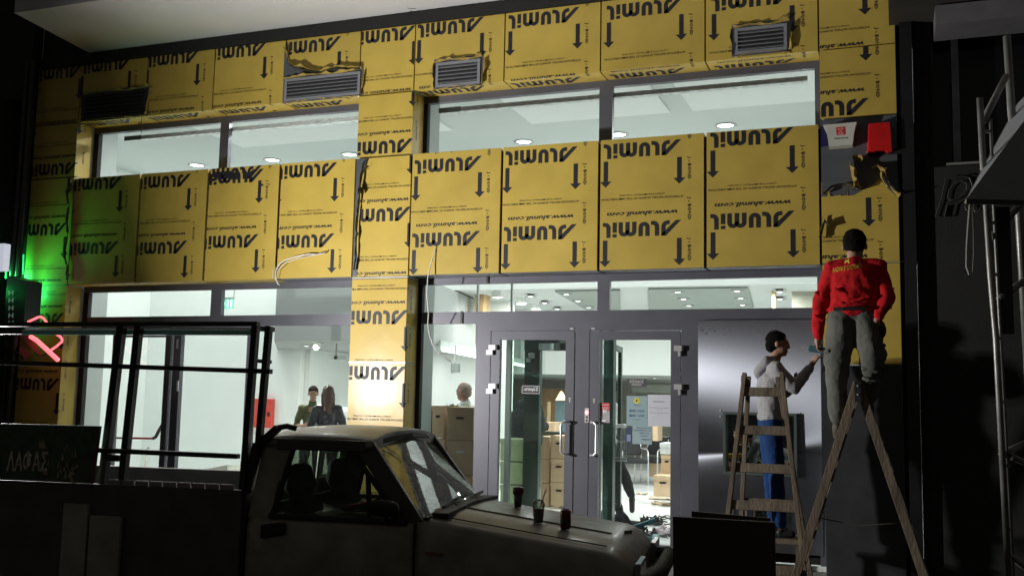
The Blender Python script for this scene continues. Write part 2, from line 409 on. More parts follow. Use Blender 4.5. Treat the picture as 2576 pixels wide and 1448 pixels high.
# right pier
rt = tipx(2184, 247)
panel(X9, X10, 5.252, 6.6, (rt[0], 6.03), gap=.008)
panel(X9, X10, 4.55, 5.246, (rt[0], rt[1]), gap=.008)
ptorn = panel(X9, X10, 3.115, 3.92, (rt[0]+.0, PZ(2160, 490, 0)+.155), gap=.008)
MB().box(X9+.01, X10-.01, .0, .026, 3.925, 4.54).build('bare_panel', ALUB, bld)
panel(X9, X10, 2.14, 3.107, (rt[0], PZ(2160, 490, 0)+.155-PER), gap=.008, pr=False)
MB().box(X9+.01, X10-.01, .0, .026, .15, 2.13).build('bare_panel', mat('shaded_bare_panel', (.045, .047, .052), .35, var=.2, vscale=4), bld)  # shadow on the lower pier put into a darker bare panel colour
# dark profile and canopy soffit
MB().box(-10.7, X10, -.03, .03, 6.035, 6.17).build('dark_profile', GAP, bld)
sof = MB().hexa([(-9.72, -1.42, 6.18), (8, -1.42, 6.18), (8, .3, 6.18), (-9.95, .3, 6.18), (-9.72, -1.42, 6.6), (8, -1.42, 6.6), (8, .3, 6.6), (-9.95, .3, 6.6)]).build('canopy_slab', SOFF, bld)
sc_ = MB()
for (u, v, l, a) in ((1040, 25, .10, .5), (1050, 43, .08, -1.2), (1075, 46, .05, .2), (1180, 22, .06, .9)):
    p = atz(u-15, v-10 if v > 30 else v-4, 6.178); d = Vector((math.cos(a), math.sin(a), 0))*l; n = Vector((-d.y, d.x, 0)).normalized()*.006
    sc_.add([p-n, p+n, p+d+n, p+d-n], [(0, 1, 2, 3)])
sc_.build('scuff_marks', INK, bld, kind=None)

MB().box(-11.4, -10.78, .08, .3, .13, 9).box(-10.80, -10.768, .03, .8, .13, 9).build('dark_infill', GAP, bld)
MB().box(X10-.004, X10+.03, .035, .95, .13, 9).build('dark_infill', GAP, bld)

# vent grilles ---------------------------------------------------------------
def ribbon(name, pts, w0, parent, out=.05, mt=FILM2, jag=.5, n=5):
    """crumpled torn film along a line: rows of vertices rising out of the wall"""
    mb = MB(); P = []
    L = [Vector(p) for p in pts]; seg = []
    for i in range(len(L)-1):
        k = max(2, int((L[i+1]-L[i]).length/.042))
        for j in range(k): seg.append(L[i].lerp(L[i+1], j/k))
    seg.append(L[-1]); m = len(seg)
    for i, p in enumerate(seg):
        t = (seg[min(i+1, m-1)]-seg[max(i-1, 0)]).normalized(); nrm = Vector((-t.z, 0, t.x))
        wv = w0*.75*max(.08, .55+1.9*mnoise.noise(p*9)+jag*(random.random()-.5))
        for j in range(n):
            f = j/(n-1); curl = math.sin(f*2.6)*out*.8*(1+.9*(random.random()-.5))
            P.append(p+nrm*(wv*(f-.35*f*f*2*random.random()))+Vector((0, -.008-curl-random.random()*.012*f, 0)))
    F = [(i*n+j, i*n+j+1, (i+1)*n+j+1, (i+1)*n+j) for i in range(m-1) for j in range(n-1)]
    mb.add(P, F); return mb.build(name, mt, parent)
def grille(px, py, idx):
    cx, cy = sum(px)/2, sum(py)/2
    x0, x1 = PX(px[0], cy, -.01), PX(px[1], cy, -.01); z1, z0 = PZ(cx, py[0], -.01), PZ(cx, py[1], -.01)
    g = thing('vent_grille', ((x0+x1)/2, -.01, z0), ['black louvred vent grille in the dim far left panel', 'wide grey louvred vent grille under a long tear in the film', 'small grey louvred vent grille in a ragged hole right of the column', 'small louvred vent grille at the upper right with bent film around it'][len([o for o in bpy.data.objects if o.name.startswith('vent_grille')])], 'vent', 'vent grilles in the upper panels')
    pad = .03
    MB().box(x0-pad, x1+pad, -.0052, -.0048, z0-pad*.6, z1+pad*1.6).build('bare_surround', ALUB, g)
    MB().box(x0+.02, x1-.02, -.0062, -.0058, z0+.02, z1-.02).build('dark_opening', GAP, g)
    fr = MB(); t = .032
    fr.box(x0, x1, -.022, -.0065, z0, z0+t).box(x0, x1, -.022, -.0065, z1-t, z1).box(x0, x0+t, -.022, -.0065, z0+t, z1-t).box(x1-t, x1, -.022, -.0065, z0+t, z1-t)
    fr.build('grille_frame', GRIL if idx else DARK, g)
    nS = 5
    for k in range(nS):
        z = z0+t+(z1-z0-2*t)*(k+.5)/nS; h = (z1-z0-2*t)/nS
        MB().hexa([(x0+t, -.026, z-h*.36), (x1-t, -.026, z-h*.36), (x1-t, -.008, z+h*.12), (x0+t, -.008, z+h*.12),
                   (x0+t, -.026, z-h*.22), (x1-t, -.026, z-h*.22), (x1-t, -.008, z+h*.26), (x0+t, -.008, z+h*.26)]).build('slat', GRIL if idx else DARK, g)
    W, H = x1-x0, z1-z0
    E = [(x0-.01, 0, z1), (x0+W*.3, 0, z1+.02+.02*random.random()), (x0+W*.7, 0, z1+.0), (x1+.02, 0, z1+.03)]
    ribbon('torn_film', E, .06, g, .04); ribbon('torn_film', [(x1+.04, 0, z1), (x1+.03, 0, (z0+z1)/2), (x1+.01, 0, z0)], .05, g, .04)
    ribbon('torn_film', [(x1, 0, z0-.01), (x0+W*.5, 0, z0+.01), (x0, 0, z0-.01)], .045, g, .02)
    if idx != 3: ribbon('torn_film', [(x0-.01, 0, z0), (x0-.02, 0, z1)], .03, g, .03, FILMB)
    return g, x0, x1, z0, z1
for k, (px, py, i) in enumerate(grilles):
    g, gx0, gx1, gz0, gz1 = grille(px, py, i)
    if i == 3:
        mb = MB(); tp = [(716, 120), (727, 160), (745, 170), (760, 174), (790, 178), (810, 182), (830, 176), (850, 171), (880, 174), (908, 171)]
        P = [at(x, y, -.005) for x, y in tp]; B = [Vector((p.x, p.y, gz1+.03)) for p in P]
        mb.add(P+B, [(j, j+1, len(P)+j+1, len(P)+j) for j in range(len(P)-1)]); mb.build('bare_panel_patch', ALUB, g)
        ribbon('torn_film', [tuple(p) for p in P], .07, g, .06); ribbon('torn_film', [tuple(p-Vector((0, 0, .02))) for p in P[1:]], .03, g, .05, FILMB)
# torn film on right pier and left side of lower band
ft = thing('torn_film_flap', (-.3, -.02, 3.9), 'crumpled gold film peeled away above the worker in red', 'torn film')
q = lambda x, y: tuple(at(2037.2+.10904*1.4523*x*.9995 if 0 else (3100+.27624*x)/1.52174, (420+.27624*y)/1.52174, -.01))
ribbon('peeled_strip', [q(550, 700), q(560, 800), q(575, 900), q(600, 1000), q(590, 1090)], .07, ft, .16)
ribbon('peeled_strip', [q(600, 700), q(660, 690), q(720, 740)], .06, ft, .15)
ribbon('peeled_strip', [q(860, 830), q(930, 800), q(1010, 880), q(1080, 1010), q(1150, 1130), q(1225, 1220)], .07, ft, .12)
ribbon('peeled_strip', [q(960, 900), q(1010, 1000), q(1070, 1090)], .03, ft, .10)
ribbon('peeled_strip', [q(200, 1180), q(310, 1080), q(440, 1040), q(560, 1110), q(690, 1120), q(780, 1020)], .05, ft, .08, FILMB)
mb = MB(); tp = [(165, 1205), (230, 1190), (240, 1110), (290, 1160), (360, 1190), (440, 1170), (505, 1190), (510, 1100), (540, 1095), (545, 1190), (610, 1180), (760, 1090), (900, 1020), (970, 950), (1050, 1060), (1150, 1150), (1235, 1225)]
P = [Vector(q(*t)) for t in tp]; P = [Vector((p.x, -.0045, p.z)) for p in P]
B = [Vector((p.x, -.0045, 3.93)) for p in P]
MB().add(P+B, [(j, j+1, len(P)+j+1, len(P)+j) for j in range(len(P)-1)]).build('bare_panel_patch', ALUB, ft)
tl = thing('torn_film_seam', (-10.06, -.02, 3.1), 'black ragged tear hanging down the edge of the left pier', 'torn film')
ribbon('hanging_tear', [tuple(at(x, y, -.01)) for x, y in ((180, 455), (172, 480), (176, 520), (172, 560), (172, 600), (165, 640), (172, 670), (170, 705))], .07, tl, .05, FILMB)
tc_ = thing('torn_film_edge', (X4+.1, -.02, 3.1), 'curled black torn edge down the left of the column', 'torn film')
ribbon('curled_edge', [tuple(at(x, y, -.01)) for x, y in ((922, 402), (915, 425), (912, 450), (906, 480), (905, 510), (900, 560), (899, 600), (898, 640), (893, 680))], .028, tc_, .05, FILMB)
ribbon('curled_edge', [tuple(at(x, y, -.02)) for x, y in ((930, 418), (912, 440), (908, 465), (913, 490))], .02, tc_, .07, FILMB)
tw = thing('torn_film_scrap', (X9+.1, -.02, 3.3), 'small black and gold scrap of torn film beside the red worker', 'torn film')
ribbon('scrap', [tuple(at(x, y, -.01)) for x, y in ((2067, 600), (2072, 575), (2076, 560), (2086, 572))], .04, tw, .06, FILMB)
ribbon('scrap', [tuple(at(x, y, -.015)) for x, y in ((2066, 590), (2068, 560), (2070, 545))], .012, tw, .03)

# window frames and glass ----------------------------------------------------
YF, YB, YG = .30, .37, .335
def frame_box(x0, x1, z0, z1, name='frame_bar', y0=YF, y1=YB, m=ALU, par=None): return MB().box(x0, x1, y0, y1, z0, z1).build(name, m, par or bld)
def pane(x0, x1, z0, z1, m=None, y=YG, par=None): return MB().add([(x0-.01, y, z0-.01), (x1+.01, y, z0-.01), (x1+.01, y, z1+.01), (x0-.01, y, z1+.01)], [(0, 1, 2, 3)]).build('window_pane', m or GLASS, par or bld)
LX0, LX1, RX0, RX1 = -10.03, X4+.02, X5-.01, -.655
GL0, GR0, GR1 = -9.95, -5.08, -.722
for a, b in ((LX0, LX1), (RX0, RX1)):
    frame_box(a, b, 5.17, 5.28); frame_box(a, b, 4.36, 4.47, y0=.302); frame_box(a, b, 3.03, 3.125, y0=.302)
frame_box(LX0, GL0, 4.47, 5.17, m=GAP); frame_box(RX0, GR0, 4.47, 5.17, m=GAP); frame_box(GR1, RX1, 4.47, 5.17)
frame_box(-7.994, -7.864, 4.47, 5.17); frame_box(-2.998, -2.849, 4.47, 5.17)
pane(GL0, -7.994, 4.47, 5.17); pane(-7.864, LX1, 4.47, 5.17); pane(GR0, -2.998, 4.47, 5.17); pane(-2.849, GR1, 4.47, 5.17)
# transoms
frame_box(LX0, GL0, .2, 3.03, m=GAP); frame_box(RX0, GR0, .2, 3.03, m=GAP); frame_box(GR1, RX1, .2, 3.03)
frame_box(-8.004, -7.847, 2.705, 3.03); frame_box(-2.995, -2.86, 2.715, 3.03)
pane(GL0, -8.004, 2.705, 3.03); pane(-7.847, LX1, 2.705, 3.03); pane(GR0, -2.995, 2.715, 3.03); pane(-2.86, GR1, 2.715, 3.03)
frame_box(GL0, LX1, 2.575, 2.705); frame_box(GL0, LX1, .2, .42)
for a, b in ((-9.50, -9.41), (-8.66, -8.58), (-8.53, -8.42), (-7.437, -7.333)): frame_box(a, b, .42, 2.574)
frame_box(GL0, -9.50, 2.515, 2.574, y0=.303); frame_box(-9.41, -8.66, 2.44, 2.574, y0=.303); frame_box(-8.42, -7.437, 2.47, 2.574, y0=.303)
for a, b in ((GL0, -9.50), (-9.41, -8.66), (-8.42, -7.437), (-7.333, LX1)): pane(a, b, .42, 2.574)
frame_box(GR0, -4.396, 2.583, 2.715); frame_box(-4.396, GR1, 2.50, 2.715); frame_box(-4.396, -4.222, .2, 2.50); frame_box(GR0, -4.396, .2, .42)
pane(GR0, -4.396, .42, 2.583)
frame_box(-3.234, -3.079, .2, 2.50); frame_box(-2.085, -1.905, .2, 2.50)
MB().box(-4.396, -1.905, .255, .42, .13, .165).build('door_sill', SILVER, bld)
# panic bar on the left exit door
pb = thing('panic_bar', (-9.0, .45, 1.0), 'black panic bar with red grip across the glass exit door', 'panic bar')
MB().tube([at(265, 1100, .45), at(315, 1101, .45)], .012).build('bar_end', BLACK, pb)
MB().tube([at(315, 1101, .45), at(385, 1102, .45)], .014).build('red_grip', RED, pb)
MB().tube([at(385, 1102, .45), at(392, 1098, .45), at(400, 1082, .42), at(412, 1062, .38)], .022).build('bracket', BLACK, pb)
hs = thing('door_closer_strip', (-8.55, .29, 1), 'pair of pale hinge covers on the dark exit door frame', 'hinge')
for y0, y1 in ((853, 876), (957, 983)):
    MB().box(PX(445, y0, .29), PX(449, y0, .29), .285, .299, PZ(447, y1, .29), PZ(447, y0, .29)).build('hinge_cover', SILVER, hs)

# entrance doors -------------------------------------------------------------
def door(x0, x1, gx0, gx1, z1, gz1, label, hx):
    d = thing('entrance_door', ((x0+x1)/2, .29, .17), label, 'door', 'glazed entrance doors')
    f = MB(); g = .006; y0, y1 = .292, .36
    f.box(x0+g, gx0, y0, y1, .18, z1-g); f.box(gx1, x1-g, y0, y1, .18, z1-g); f.box(gx0, gx1, y0, y1, gz1, z1-g); f.box(gx0, gx1, y0, y1, .18, .295)
    f.build('door_frame', ALU, d); pane(gx0, gx1, .295, gz1, par=d)
    for yy in ((1062, 1145),):
        xa = hx; za, zb = PZ(1500, yy[0], .22), PZ(1500, yy[1], .22); s = -1 if hx < -3.2 else 1
        MB().tube([(xa, .292, za), (xa, .23, za), (xa+s*.04, .21, za-.002), (xa+s*.065, .208, za-.03), (xa+s*.065, .208, zb+.03), (xa+s*.04, .21, zb+.002), (xa, .23, zb), (xa, .292, zb)], .013, 10).build('door_handle', SILVER, d, smooth=True)
    return d
dL = door(-4.216, -3.239, -4.107, -3.341, 2.502, 2.398, 'left glazed entrance door with a push sign on its glass', -3.29)
dR = door(-3.074, -2.09, -2.967, -2.194, 2.499, 2.398, 'right glazed entrance door covered with notices', -3.03)
def hinge(d, px, py, far):
    p = at(px, py, .28); m = MB().box(p.x-.05, p.x+.03, .262, .29, p.z-.03, p.z+.025)
    m.build('hinge_block', SILVER, d); MB().box(p.x-.075 if far else p.x-.005, p.x-.0 if far else p.x+.02, .255, .289, p.z-.085, p.z-.032).build('hinge_block', SILVER, d)
    MB().box(p.x+.03, p.x+.052, .262, .289, p.z-.03, p.z+.025).build('hinge_shadow', BLACK, d)  # shadow at the hinge's right side, put in as a black block
for y in (873, 970): hinge(dL, 1241, y, True); hinge(dR, 1708, y+2, False)
ic = thing('door_intercom', tuple(at(1476, 1062, .29)), 'small pale keypad plate with a pink light on the door post', 'intercom')
p0, p1 = at(1471, 1062, .29), at(1481.5, 1026, .29)
MB().box(p0.x, p1.x, .285, .30, p0.z, p1.z).build('plate', mat('ivory_plastic', (.65, .6, .6), .4), ic)
MB().lathe(((p0.x+p1.x)/2, .284, p1.z-.045), [(.0, -.004), (.018, -.003), (.018, .002)], 12, 'Y').build('status_light', mat('pink_led', (.9, .2, .3), .4, emit=(1, .25, .4), es=5), ic)
for k in (.095, .13): MB().lathe(((p0.x+p1.x)/2, .284, p1.z-k), [(.0, -.004), (.012, -.003), (.012, .002)], 12, 'Y').build('button', BLACK, ic)
for px in (1438, 1492):
    s = thing('frame_clip', tuple(at(px, 826, .29)), 'small metal clip above the %s entrance door' % ('left' if px < 1460 else 'right'), 'clip')
    p = at(px, 826, .285); MB().box(p.x-.02, p.x+.02, .288, .299, p.z-.008, p.z+.008).build('clip', SILVER, s)

# brushed sheet with a cash-machine opening ----------------------------------
sh = thing('metal_sheet', (-1.3, .29, .3), 'large brushed grey metal sheet beside the door with a square opening', 'metal sheet')
ox0, ox1, oz1, oz0 = -1.646, -.93, 1.665, 1.046
def bow(x): return .292-.05*math.sin(max(0, min(1, (x+1.903)/1.206))*math.pi)*0
mb = MB(); a, b = -1.903, -.697
yt = lambda z: .292-.0185*(z-.3)
for x0, x1, z0, z1 in ((a, ox0, .3, 2.591), (ox1, b, .3, 2.591), (ox0, ox1, oz1, 2.591), (ox0, ox1, .3, oz0)):
    mb.hexa([(x0, yt(z0), z0), (x1, yt(z0), z0), (x1, yt(z0)+.006, z0), (x0, yt(z0)+.006, z0), (x0, yt(z1), z1), (x1, yt(z1), z1), (x1, yt(z1)+.006, z1), (x0, yt(z1)+.006, z1)])
mb.build('sheet', STEEL, sh)
gl = MB()
for k in range(26):
    x = -1.88+.85*random.random()**1.7; z = 2.55-.10*random.random()**2-.05*(x+1.9); r_ = random.uniform(.006, .022)
    gl.add([(x+r_*random.uniform(.6, 1.4)*math.cos(j*1.05), yt(z)-.001-.0001*k, z+r_*.6*random.uniform(.5, 1.3)*math.sin(j*1.05)) for j in range(6)], [tuple(range(6))])
gl.build('glue_residue', mat('dried_glue', (.13, .135, .15), .7, var=.3, vscale=60), sh, kind='stuff')
fr = MB(); t = .025
fr.box(ox0-.001, ox0+t, .225, .40, oz0, oz1).box(ox1-t, ox1+.001, .225, .40, oz0, oz1).box(ox0+t, ox1-t, .225, .40, oz1-t, oz1).box(ox0+t, ox1-t, .225, .40, oz0, oz0+t)
fr.build('opening_frame', mat('grey_green_frame', (.07, .09, .08), .5), sh)
MB().box(ox0-.2, ox1+.2, .95, .97, oz0-.3, oz1+.3).build('machine_back', GAP, sh)
for x, z in ((ox0-.03, oz1+.01), (ox0-.03, oz1-.05), (ox1+.03, oz1)): MB().lathe((x, yt(z)-.004, z), [(0, -.006), (.008, -.004), (.008, .002)], 8, 'Y').build('screw', SILVER, sh)
MB().box(-1.903, -.697, .38, .42, .2, 1.0).build('sheet_backing', GAP, sh)
MB().hexa([(-1.9, .24, 2.585), (-.70, .24, 2.585), (-.70, .30, 2.585), (-1.9, .30, 2.585), (-1.9, .225, 2.595), (-.70, .225, 2.595), (-.70, .30, 2.595), (-1.9, .30, 2.595)]).build('sheet_top_fold', ALU, sh)

# ================================================================== INTERIOR SHELL
def struct(name, mb, m): return mb.build(name, m, kind='structure')
HC, LC = 5.6, 3.45; IP = .76
struct('high_ceiling', MB().box(-13, 1.0, .76, 4.6, HC, HC+.1), CEIL)
for cx0, cx1 in ((-9.5, -5.9), (-4.7, -2.75), (-2.45, .3)): struct('ceiling_coffer', MB().box(cx0, cx1, .76, 2.85, HC-.03, HC-.001), mat('brightened_plaster', (.86, .88, .87), .85, var=.01))  # brightness of the cove put into a whiter plaster colour
for cx0, cx1 in ((-9.6, -6.05), (-4.98, -.80)):
    bl_ = thing('blind_rail', ((cx0+cx1)/2, .42, 5.1), 'long narrow grey-green blind rail along the top of the %s upper windows' % ('left' if cx0 < -6 else 'right'), 'blind rail')
    MB().box(cx0, cx1, .39, .47, 5.075, 5.125).build('rail_body', mat('glassy_green_rail', (.72, .82, .77), .3, var=.5, vscale=18, stretch=(.6, 1, 6)), bl_)
    MB().box(cx0-.0, cx0+.28, .385, .389, 5.07, 5.13).build('end_cover', mat('rail_end_grey', (.25, .28, .25), .6), bl_)
struct('left_wall', MB().box(-12.7, -12.6, .3, 12, .1, 6), WALLP)
struct('right_wall', MB().box(.6, .7, .42, 19, .1, 6), WALLP)
struct('white_back_wall', MB().box(-12.6, -9.395, 4.6, 4.75, .1, HC), WALLP)
struct('niche_wall', MB().box(-9.395, -6.2, 6.2, 6.3, .1, LC), WALLP)
struct('niche_side_wall', MB().box(-9.395, -9.30, 4.751, 6.2, .1, LC), WALLP)
ZD = 2.513; e0, e1 = atz(1101, 868, ZD), atz(1319, 914, ZD); _p = at(690, 856, 2.3)
bx = [(_p.x, 2.3), (e0.x+.18, 2.3), (e0.x, e0.y), (e1.x, e1.y), (-9.29, e1.y), (-9.29, 4.59), (-9.866, 4.59)]
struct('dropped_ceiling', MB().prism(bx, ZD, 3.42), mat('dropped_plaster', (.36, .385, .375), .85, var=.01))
struct('lower_ceiling', MB().box(-9.28, .6, 4.6, 19, LC, LC+.1), CEIL)
struct('upper_bulkhead', MB().box(-9.39, .6, 4.5, 4.6, LC, HC), WALLP)
struct('back_bulkhead', MB().box(-9.28, .6, 10, 10.1, 2.28, LC), WALLP)
struct('rear_ceiling', MB().box(-9.28, .6, 10.1, 19, 2.28, 2.33), mat('grey_ceiling', (.42, .44, .40), .8, var=.05))
struct('rear_wall', MB().box(-12.6, .7, 18.9, 19, .1, LC), mat('beige_wall', (.5, .5, .42), .8, var=.05))
struct('inner_left_wall', MB().box(-12.5, -9.4, 8, 8.1, .1, LC), WALLP)
GC = mat('grey_green_ceiling', (.30, .34, .31), .7, var=.04)
for pts in (((1396, 734), (1560, 731), (1560, 779), (1474, 779)), ((1631, 728), (1881, 725), (1896, 775), (1631, 779))):
    P = [atz(x, y, LC-.03) for x, y in pts]; struct('grey_ceiling_field', MB().prism([(p.x, p.y) for p in P], LC-.03, LC-.002), GC)
# ceiling lights ---------------------------------------------------------------
def downlight(loc, power, label, size=.22, warm=None, group='round downlights in the high shop ceiling'):
    t = thing('ceiling_light', loc, label, 'ceiling light', group)
    MB().lathe((loc[0], loc[1], loc[2]), [(size*.5+.045, -.001), (size*.5+.04, -.012), (size*.5+.004, -.012), (size*.5, .0), (size*.5, .05), (0, .05)], 24).build('trim_ring', mat('light_trim', (.35, .37, .36), .35, metal=.6), t, smooth=True)
    MB().lathe((loc[0], loc[1], loc[2]), [(size*.5-.002, -.004), (size*.3, -.010), (0, -.012)], 20).build('lens', mat('lit_lens' if not warm else 'lit_warm_lens', (1, 1, 1), .4, emit=(.95, 1, .98) if not warm else (1, .9, .75), es=6), t, smooth=True)
    area('lamp', (loc[0], loc[1], loc[2]-.016), (0, 0, -1), size, power*IP, warm or INT, '', '', parent=t)
    return t
names = ['far left', 'second', 'third', 'fourth', 'left of the two right-hand', 'rightmost']
for k, (px, py) in enumerate([(495, 415), (685, 402), (880, 388), (1318, 356), (1555, 338), (1825, 315)]):
    p = atz(px, py, HC)
    downlight((p.x, p.y, HC-.002), 58, ['round downlight at the left end of the high ceiling row', 'round downlight in the middle of the left upper window', 'round downlight half hidden by the yellow column', 'round downlight in the large upper window right of the column', 'round downlight just right of the upper window bar', 'round downlight at the right end of the high ceiling row'][k])
p = atz(1050, 370, HC)
for k, x in enumerate((-12.0, -8.5, -7.2, -5.2, -3.0, -.9)):   # added second row, unseen above the view, to brighten the interior
    downlight((x, 1.05, HC-.124), 62 if x < -6.8 else (10 if x < -5 else 24), 'round downlight high behind the yellow panels near the glass', group='round downlights near the glass')
lows = [(1335.4, 739.3), (1370, 756), (1402, 771.5), (1424.7, 734), (1454, 751), (1481, 768), (1705, 728), (1719.5, 746), (1733, 763), (1854, 725), (1863, 744), (1868, 761), (1961, 727), (1961.7, 746)]
for k, (px, py) in enumerate(lows):
    p = atz(px, py, LC)
    downlight((p.x, p.y, LC-.034), 22, ['small downlight at the front left of the left transom group', 'small downlight in the middle of the front column of the left transom', 'small downlight low in the left transom near the wood wall', 'small downlight highest on the right of the left transom', 'small downlight in the middle at the right end of the left transom', 'small downlight lowest at the right end of the left transom', 'small downlight highest at the left of the right transom', 'small downlight second down at the left of the right transom', 'small downlight lowest at the left of the right transom', 'small downlight highest in the middle of the right transom', 'small downlight second down in the middle of the right transom', 'small downlight lowest in the middle of the right transom', 'small downlight upper one at the right end of the right transom', 'small downlight lower one at the right end of the right transom'][k], .11, group='small downlights in the lower ceiling')
p = atz(800, 868, ZD)
downlight((p.x, p.y, ZD-.002), 22, 'flush downlight set into the underside of the dropped ceiling', .12, (1, .93, .82), group=None or 'lights under the dropped ceiling')
for k, (x, y) in enumerate(((-8.6, 3.5), (-7.6, 5.4))):  # added unseen lamps so the space below is not dark
    downlight((x, y, ZD-.002), 14, 'downlight hidden deeper under the dropped ceiling', .12, group='lights under the dropped ceiling')
for k, (x, y) in enumerate(((-5.0, 12), (-3.0, 12), (-1.0, 12), (-4, 15.5), (-1.5, 15.5))):
    downlight((x, y, 2.275), 26, 'flush downlight in the rear ceiling beyond the bulkhead', .16, group='rear ceiling lights')
for k, (x, y) in enumerate(((-11.4, 1.6), (-8.6, 1.0), (-11.2, 3.4))):
    pass
# strip light
st = thing('strip_light', tuple(e0), 'long white fluorescent strip running back under the ceiling edge', 'strip light')
d_ = (e1-e0).normalized(); s0 = e0+d_*-.1; TUBE = mat('lit_tube', (1, 1, 1), .3, emit=(.93, 1, .96), es=1.7)
MB().bar(s0+Vector((0.12, 0, -.07)), e1+Vector((.12, 0, -.07)), .05, .045).build('lit_tube', TUBE, st)
MB().bar(s0+Vector((0.06, 0, .0)), e1+Vector((.06, 0, .0)), .14, .03).build('housing', mat('housing_grey', (.45, .5, .47), .6), st)
# square hanging speaker-like unit and its rod
hb = thing('hanging_sensor', tuple(at(1149, 935, 2.4)), 'small square white unit hanging on a rod behind the side pane', 'sensor')
pA_, pB_ = at(1146, 868, 2.4), at(1142, 920, 2.4)
MB().tube([pA_, (pA_+pB_)/2+Vector((.005, 0, 0)), pB_], .012).build('rod', WALLP, hb)
a, b = at(1138, 936, 2.4), at(1154, 914, 2.4)
MB().box(a.x, b.x, 2.36, 2.46, a.z, b.z).build('unit_case', mat('sensor_case', (.30, .36, .34), .4), hb); MB().box(a.x-.012, a.x-.001, 2.35, 2.47, a.z-.01, b.z+.01).build('case_edge', WALLP, hb)
# exit sign
es_ = thing('exit_sign', tuple(at(573, 775, 2.2)), 'small green and white lit exit sign hanging on a bracket', 'exit sign')
a, b = at(558, 776, 2.2), at(586, 748, 2.2)
MB().box(a.x, b.x, 2.2, 2.23, a.z, b.z-.02).build('sign_panel', mat('exit_green', (.1, .6, .35), .4, emit=(.18, .95, .6), es=.7), es_)
w_ = b.x-a.x
MB().box(a.x+w_*.48, a.x+w_*.62, 2.194, 2.199, a.z+.01, b.z-.03).box(a.x+w_*.8, a.x+w_*.96, 2.194, 2.199, a.z+.01, b.z-.03).box(a.x+.01, a.x+w_*.3, 2.194, 2.199, a.z+.05, a.z+.1).build('white_symbol', mat('exit_white', (.8, 1, .9), .4, emit=(.8, 1, .9), es=1), es_)
MB().box(a.x, b.x, 2.195, 2.235, b.z-.02, b.z).build('sign_housing', mat('grey_plastic', (.3, .32, .3), .5), es_)
MB().tube([at(588, 748, 2.21), at(590, 728, 2.21), at(590, 700, 2.21)], .006).build('bracket', mat('grey_plastic', (.3, .32, .3), .5), es_)
# fire cabinet
fc = thing('fire_hose_cabinet', tuple(at(664, 1073, 4.59)), 'red fire hose cabinet with a yellow flame symbol on the white wall', 'fire cabinet')
a, b = at(641, 1074, 4.55), at(688, 1003, 4.55)
MB().box(a.x, b.x, 4.5, 4.598, a.z, b.z).build('cabinet_door', mat('cabinet_red', (.62, .06, .04), .4), fc, bevel=.006)
cx = (a.x+b.x)/2+.0; cz = (a.z+b.z)/2
fl = [(-.02, -.1), (.03, -.1), (.06, -.05), (.04, .0), (.05, .05), (.02, .02), (.01, .10), (-.03, .04), (-.04, -.02), (-.045, -.07)]
MB().add([(cx+x, 4.496, cz+z) for x, z in fl], [tuple(range(len(fl)))]).build('flame_symbol', mat('flame_yellow', (.8, .6, .1), .5), fc)
MB().box(b.x-.07, b.x-.03, 4.49, 4.499, cz-.05, cz+.02).build('lock', BLACK, fc)
# ceiling-mounted projector under the dropped ceiling
pj = thing('projector', tuple(at(835, 900, 2.6)), 'small white ceiling projector with a dark lens under the dropped ceiling', 'projector')
a, b = at(823, 905, 2.8), at(850, 893, 2.8)
MB().box(a.x, b.x, 2.8, 3.05, a.z, b.z).build('projector_body', mat('pale_plastic', (.55, .6, .58), .5), pj, bevel=.01)
MB().lathe(((b.x-.03), 2.79, (a.z+b.z)/2), [(0, -.01), (.026, -.01), (.026, .01)], 12, 'Y').build('lens', BLACK, pj)
MB().tube([((a.x+b.x)/2, 2.9, b.z), ((a.x+b.x)/2, 2.9, ZD)], .012).build('mount', mat('grey_plastic', (.3, .32, .3), .5), pj)
sb_ = thing('ball_spotlight', tuple(A_(795, 873, 2.6)), 'small round warm spotlight glowing under the dropped ceiling', 'spotlight')
blob_pt = A_(795, 873, 2.6)
MB().lathe(blob_pt, [(0, -.045), (.03, -.034), (.045, 0), (.03, .034), (0, .045)], 16).build('lit_bulb', mat('lit_warm_lens', (1, 1, 1), .4, emit=(1, .9, .75), es=6), sb_, smooth=True)
MB().lathe(blob_pt+Vector((0, .03, .01)), [(.05, -.02), (.06, .05), (.02, .09), (0, .09)], 16).build('spot_body', WALLP, sb_)
# reception counter far back with lit edge; white counter in left window
ct = thing('white_counter', tuple(at(500, 1215, 1.6)), 'low white counter with a slanting top behind the left window', 'counter')
a, b, c_, d2 = at(435, 1193, 1.6), at(572, 1168, 1.6), at(570, 1218, 1.6), at(380, 1180, 2.1)
MB().hexa([(a.x, 1.6, FZ), (b.x, 1.6, FZ), (b.x, 2.3, FZ), (a.x, 2.3, FZ), (a.x, 1.6, a.z), (b.x, 1.6, b.z), (b.x, 2.3, b.z), (a.x, 2.3, a.z)]).build('counter_body', mat('cream_laminate', (.78, .76, .66), .5), ct, bevel=.01)
MB().box(a.x-.55, a.x-.02, 1.9, 2.3, FZ, PZ(400, 1180, 1.9)).build('side_unit', mat('grey_laminate', (.4, .42, .42), .5), ct, bevel=.01)
br = thing('broom_stick', tuple(at(375, 1210, 2.5)), 'thin pale stick leaning on the wall beside the white counter', 'broom')
MB().tube([at(361, 1195, 2.4), at(372, 1128, 2.9)], .014).build('stick', mat('pale_wood', (.5, .45, .35), .6), br)
MB().tube([at(372, 1128, 2.9), at(374, 1124, 2.91)], .02).build('grip', mat('grey_plastic', (.3, .32, .3), .5), br)
dk = thing('reception_desk', tuple(at(790, 1090, 5)), 'white reception desk with a thin lit edge beside the couple', 'desk')
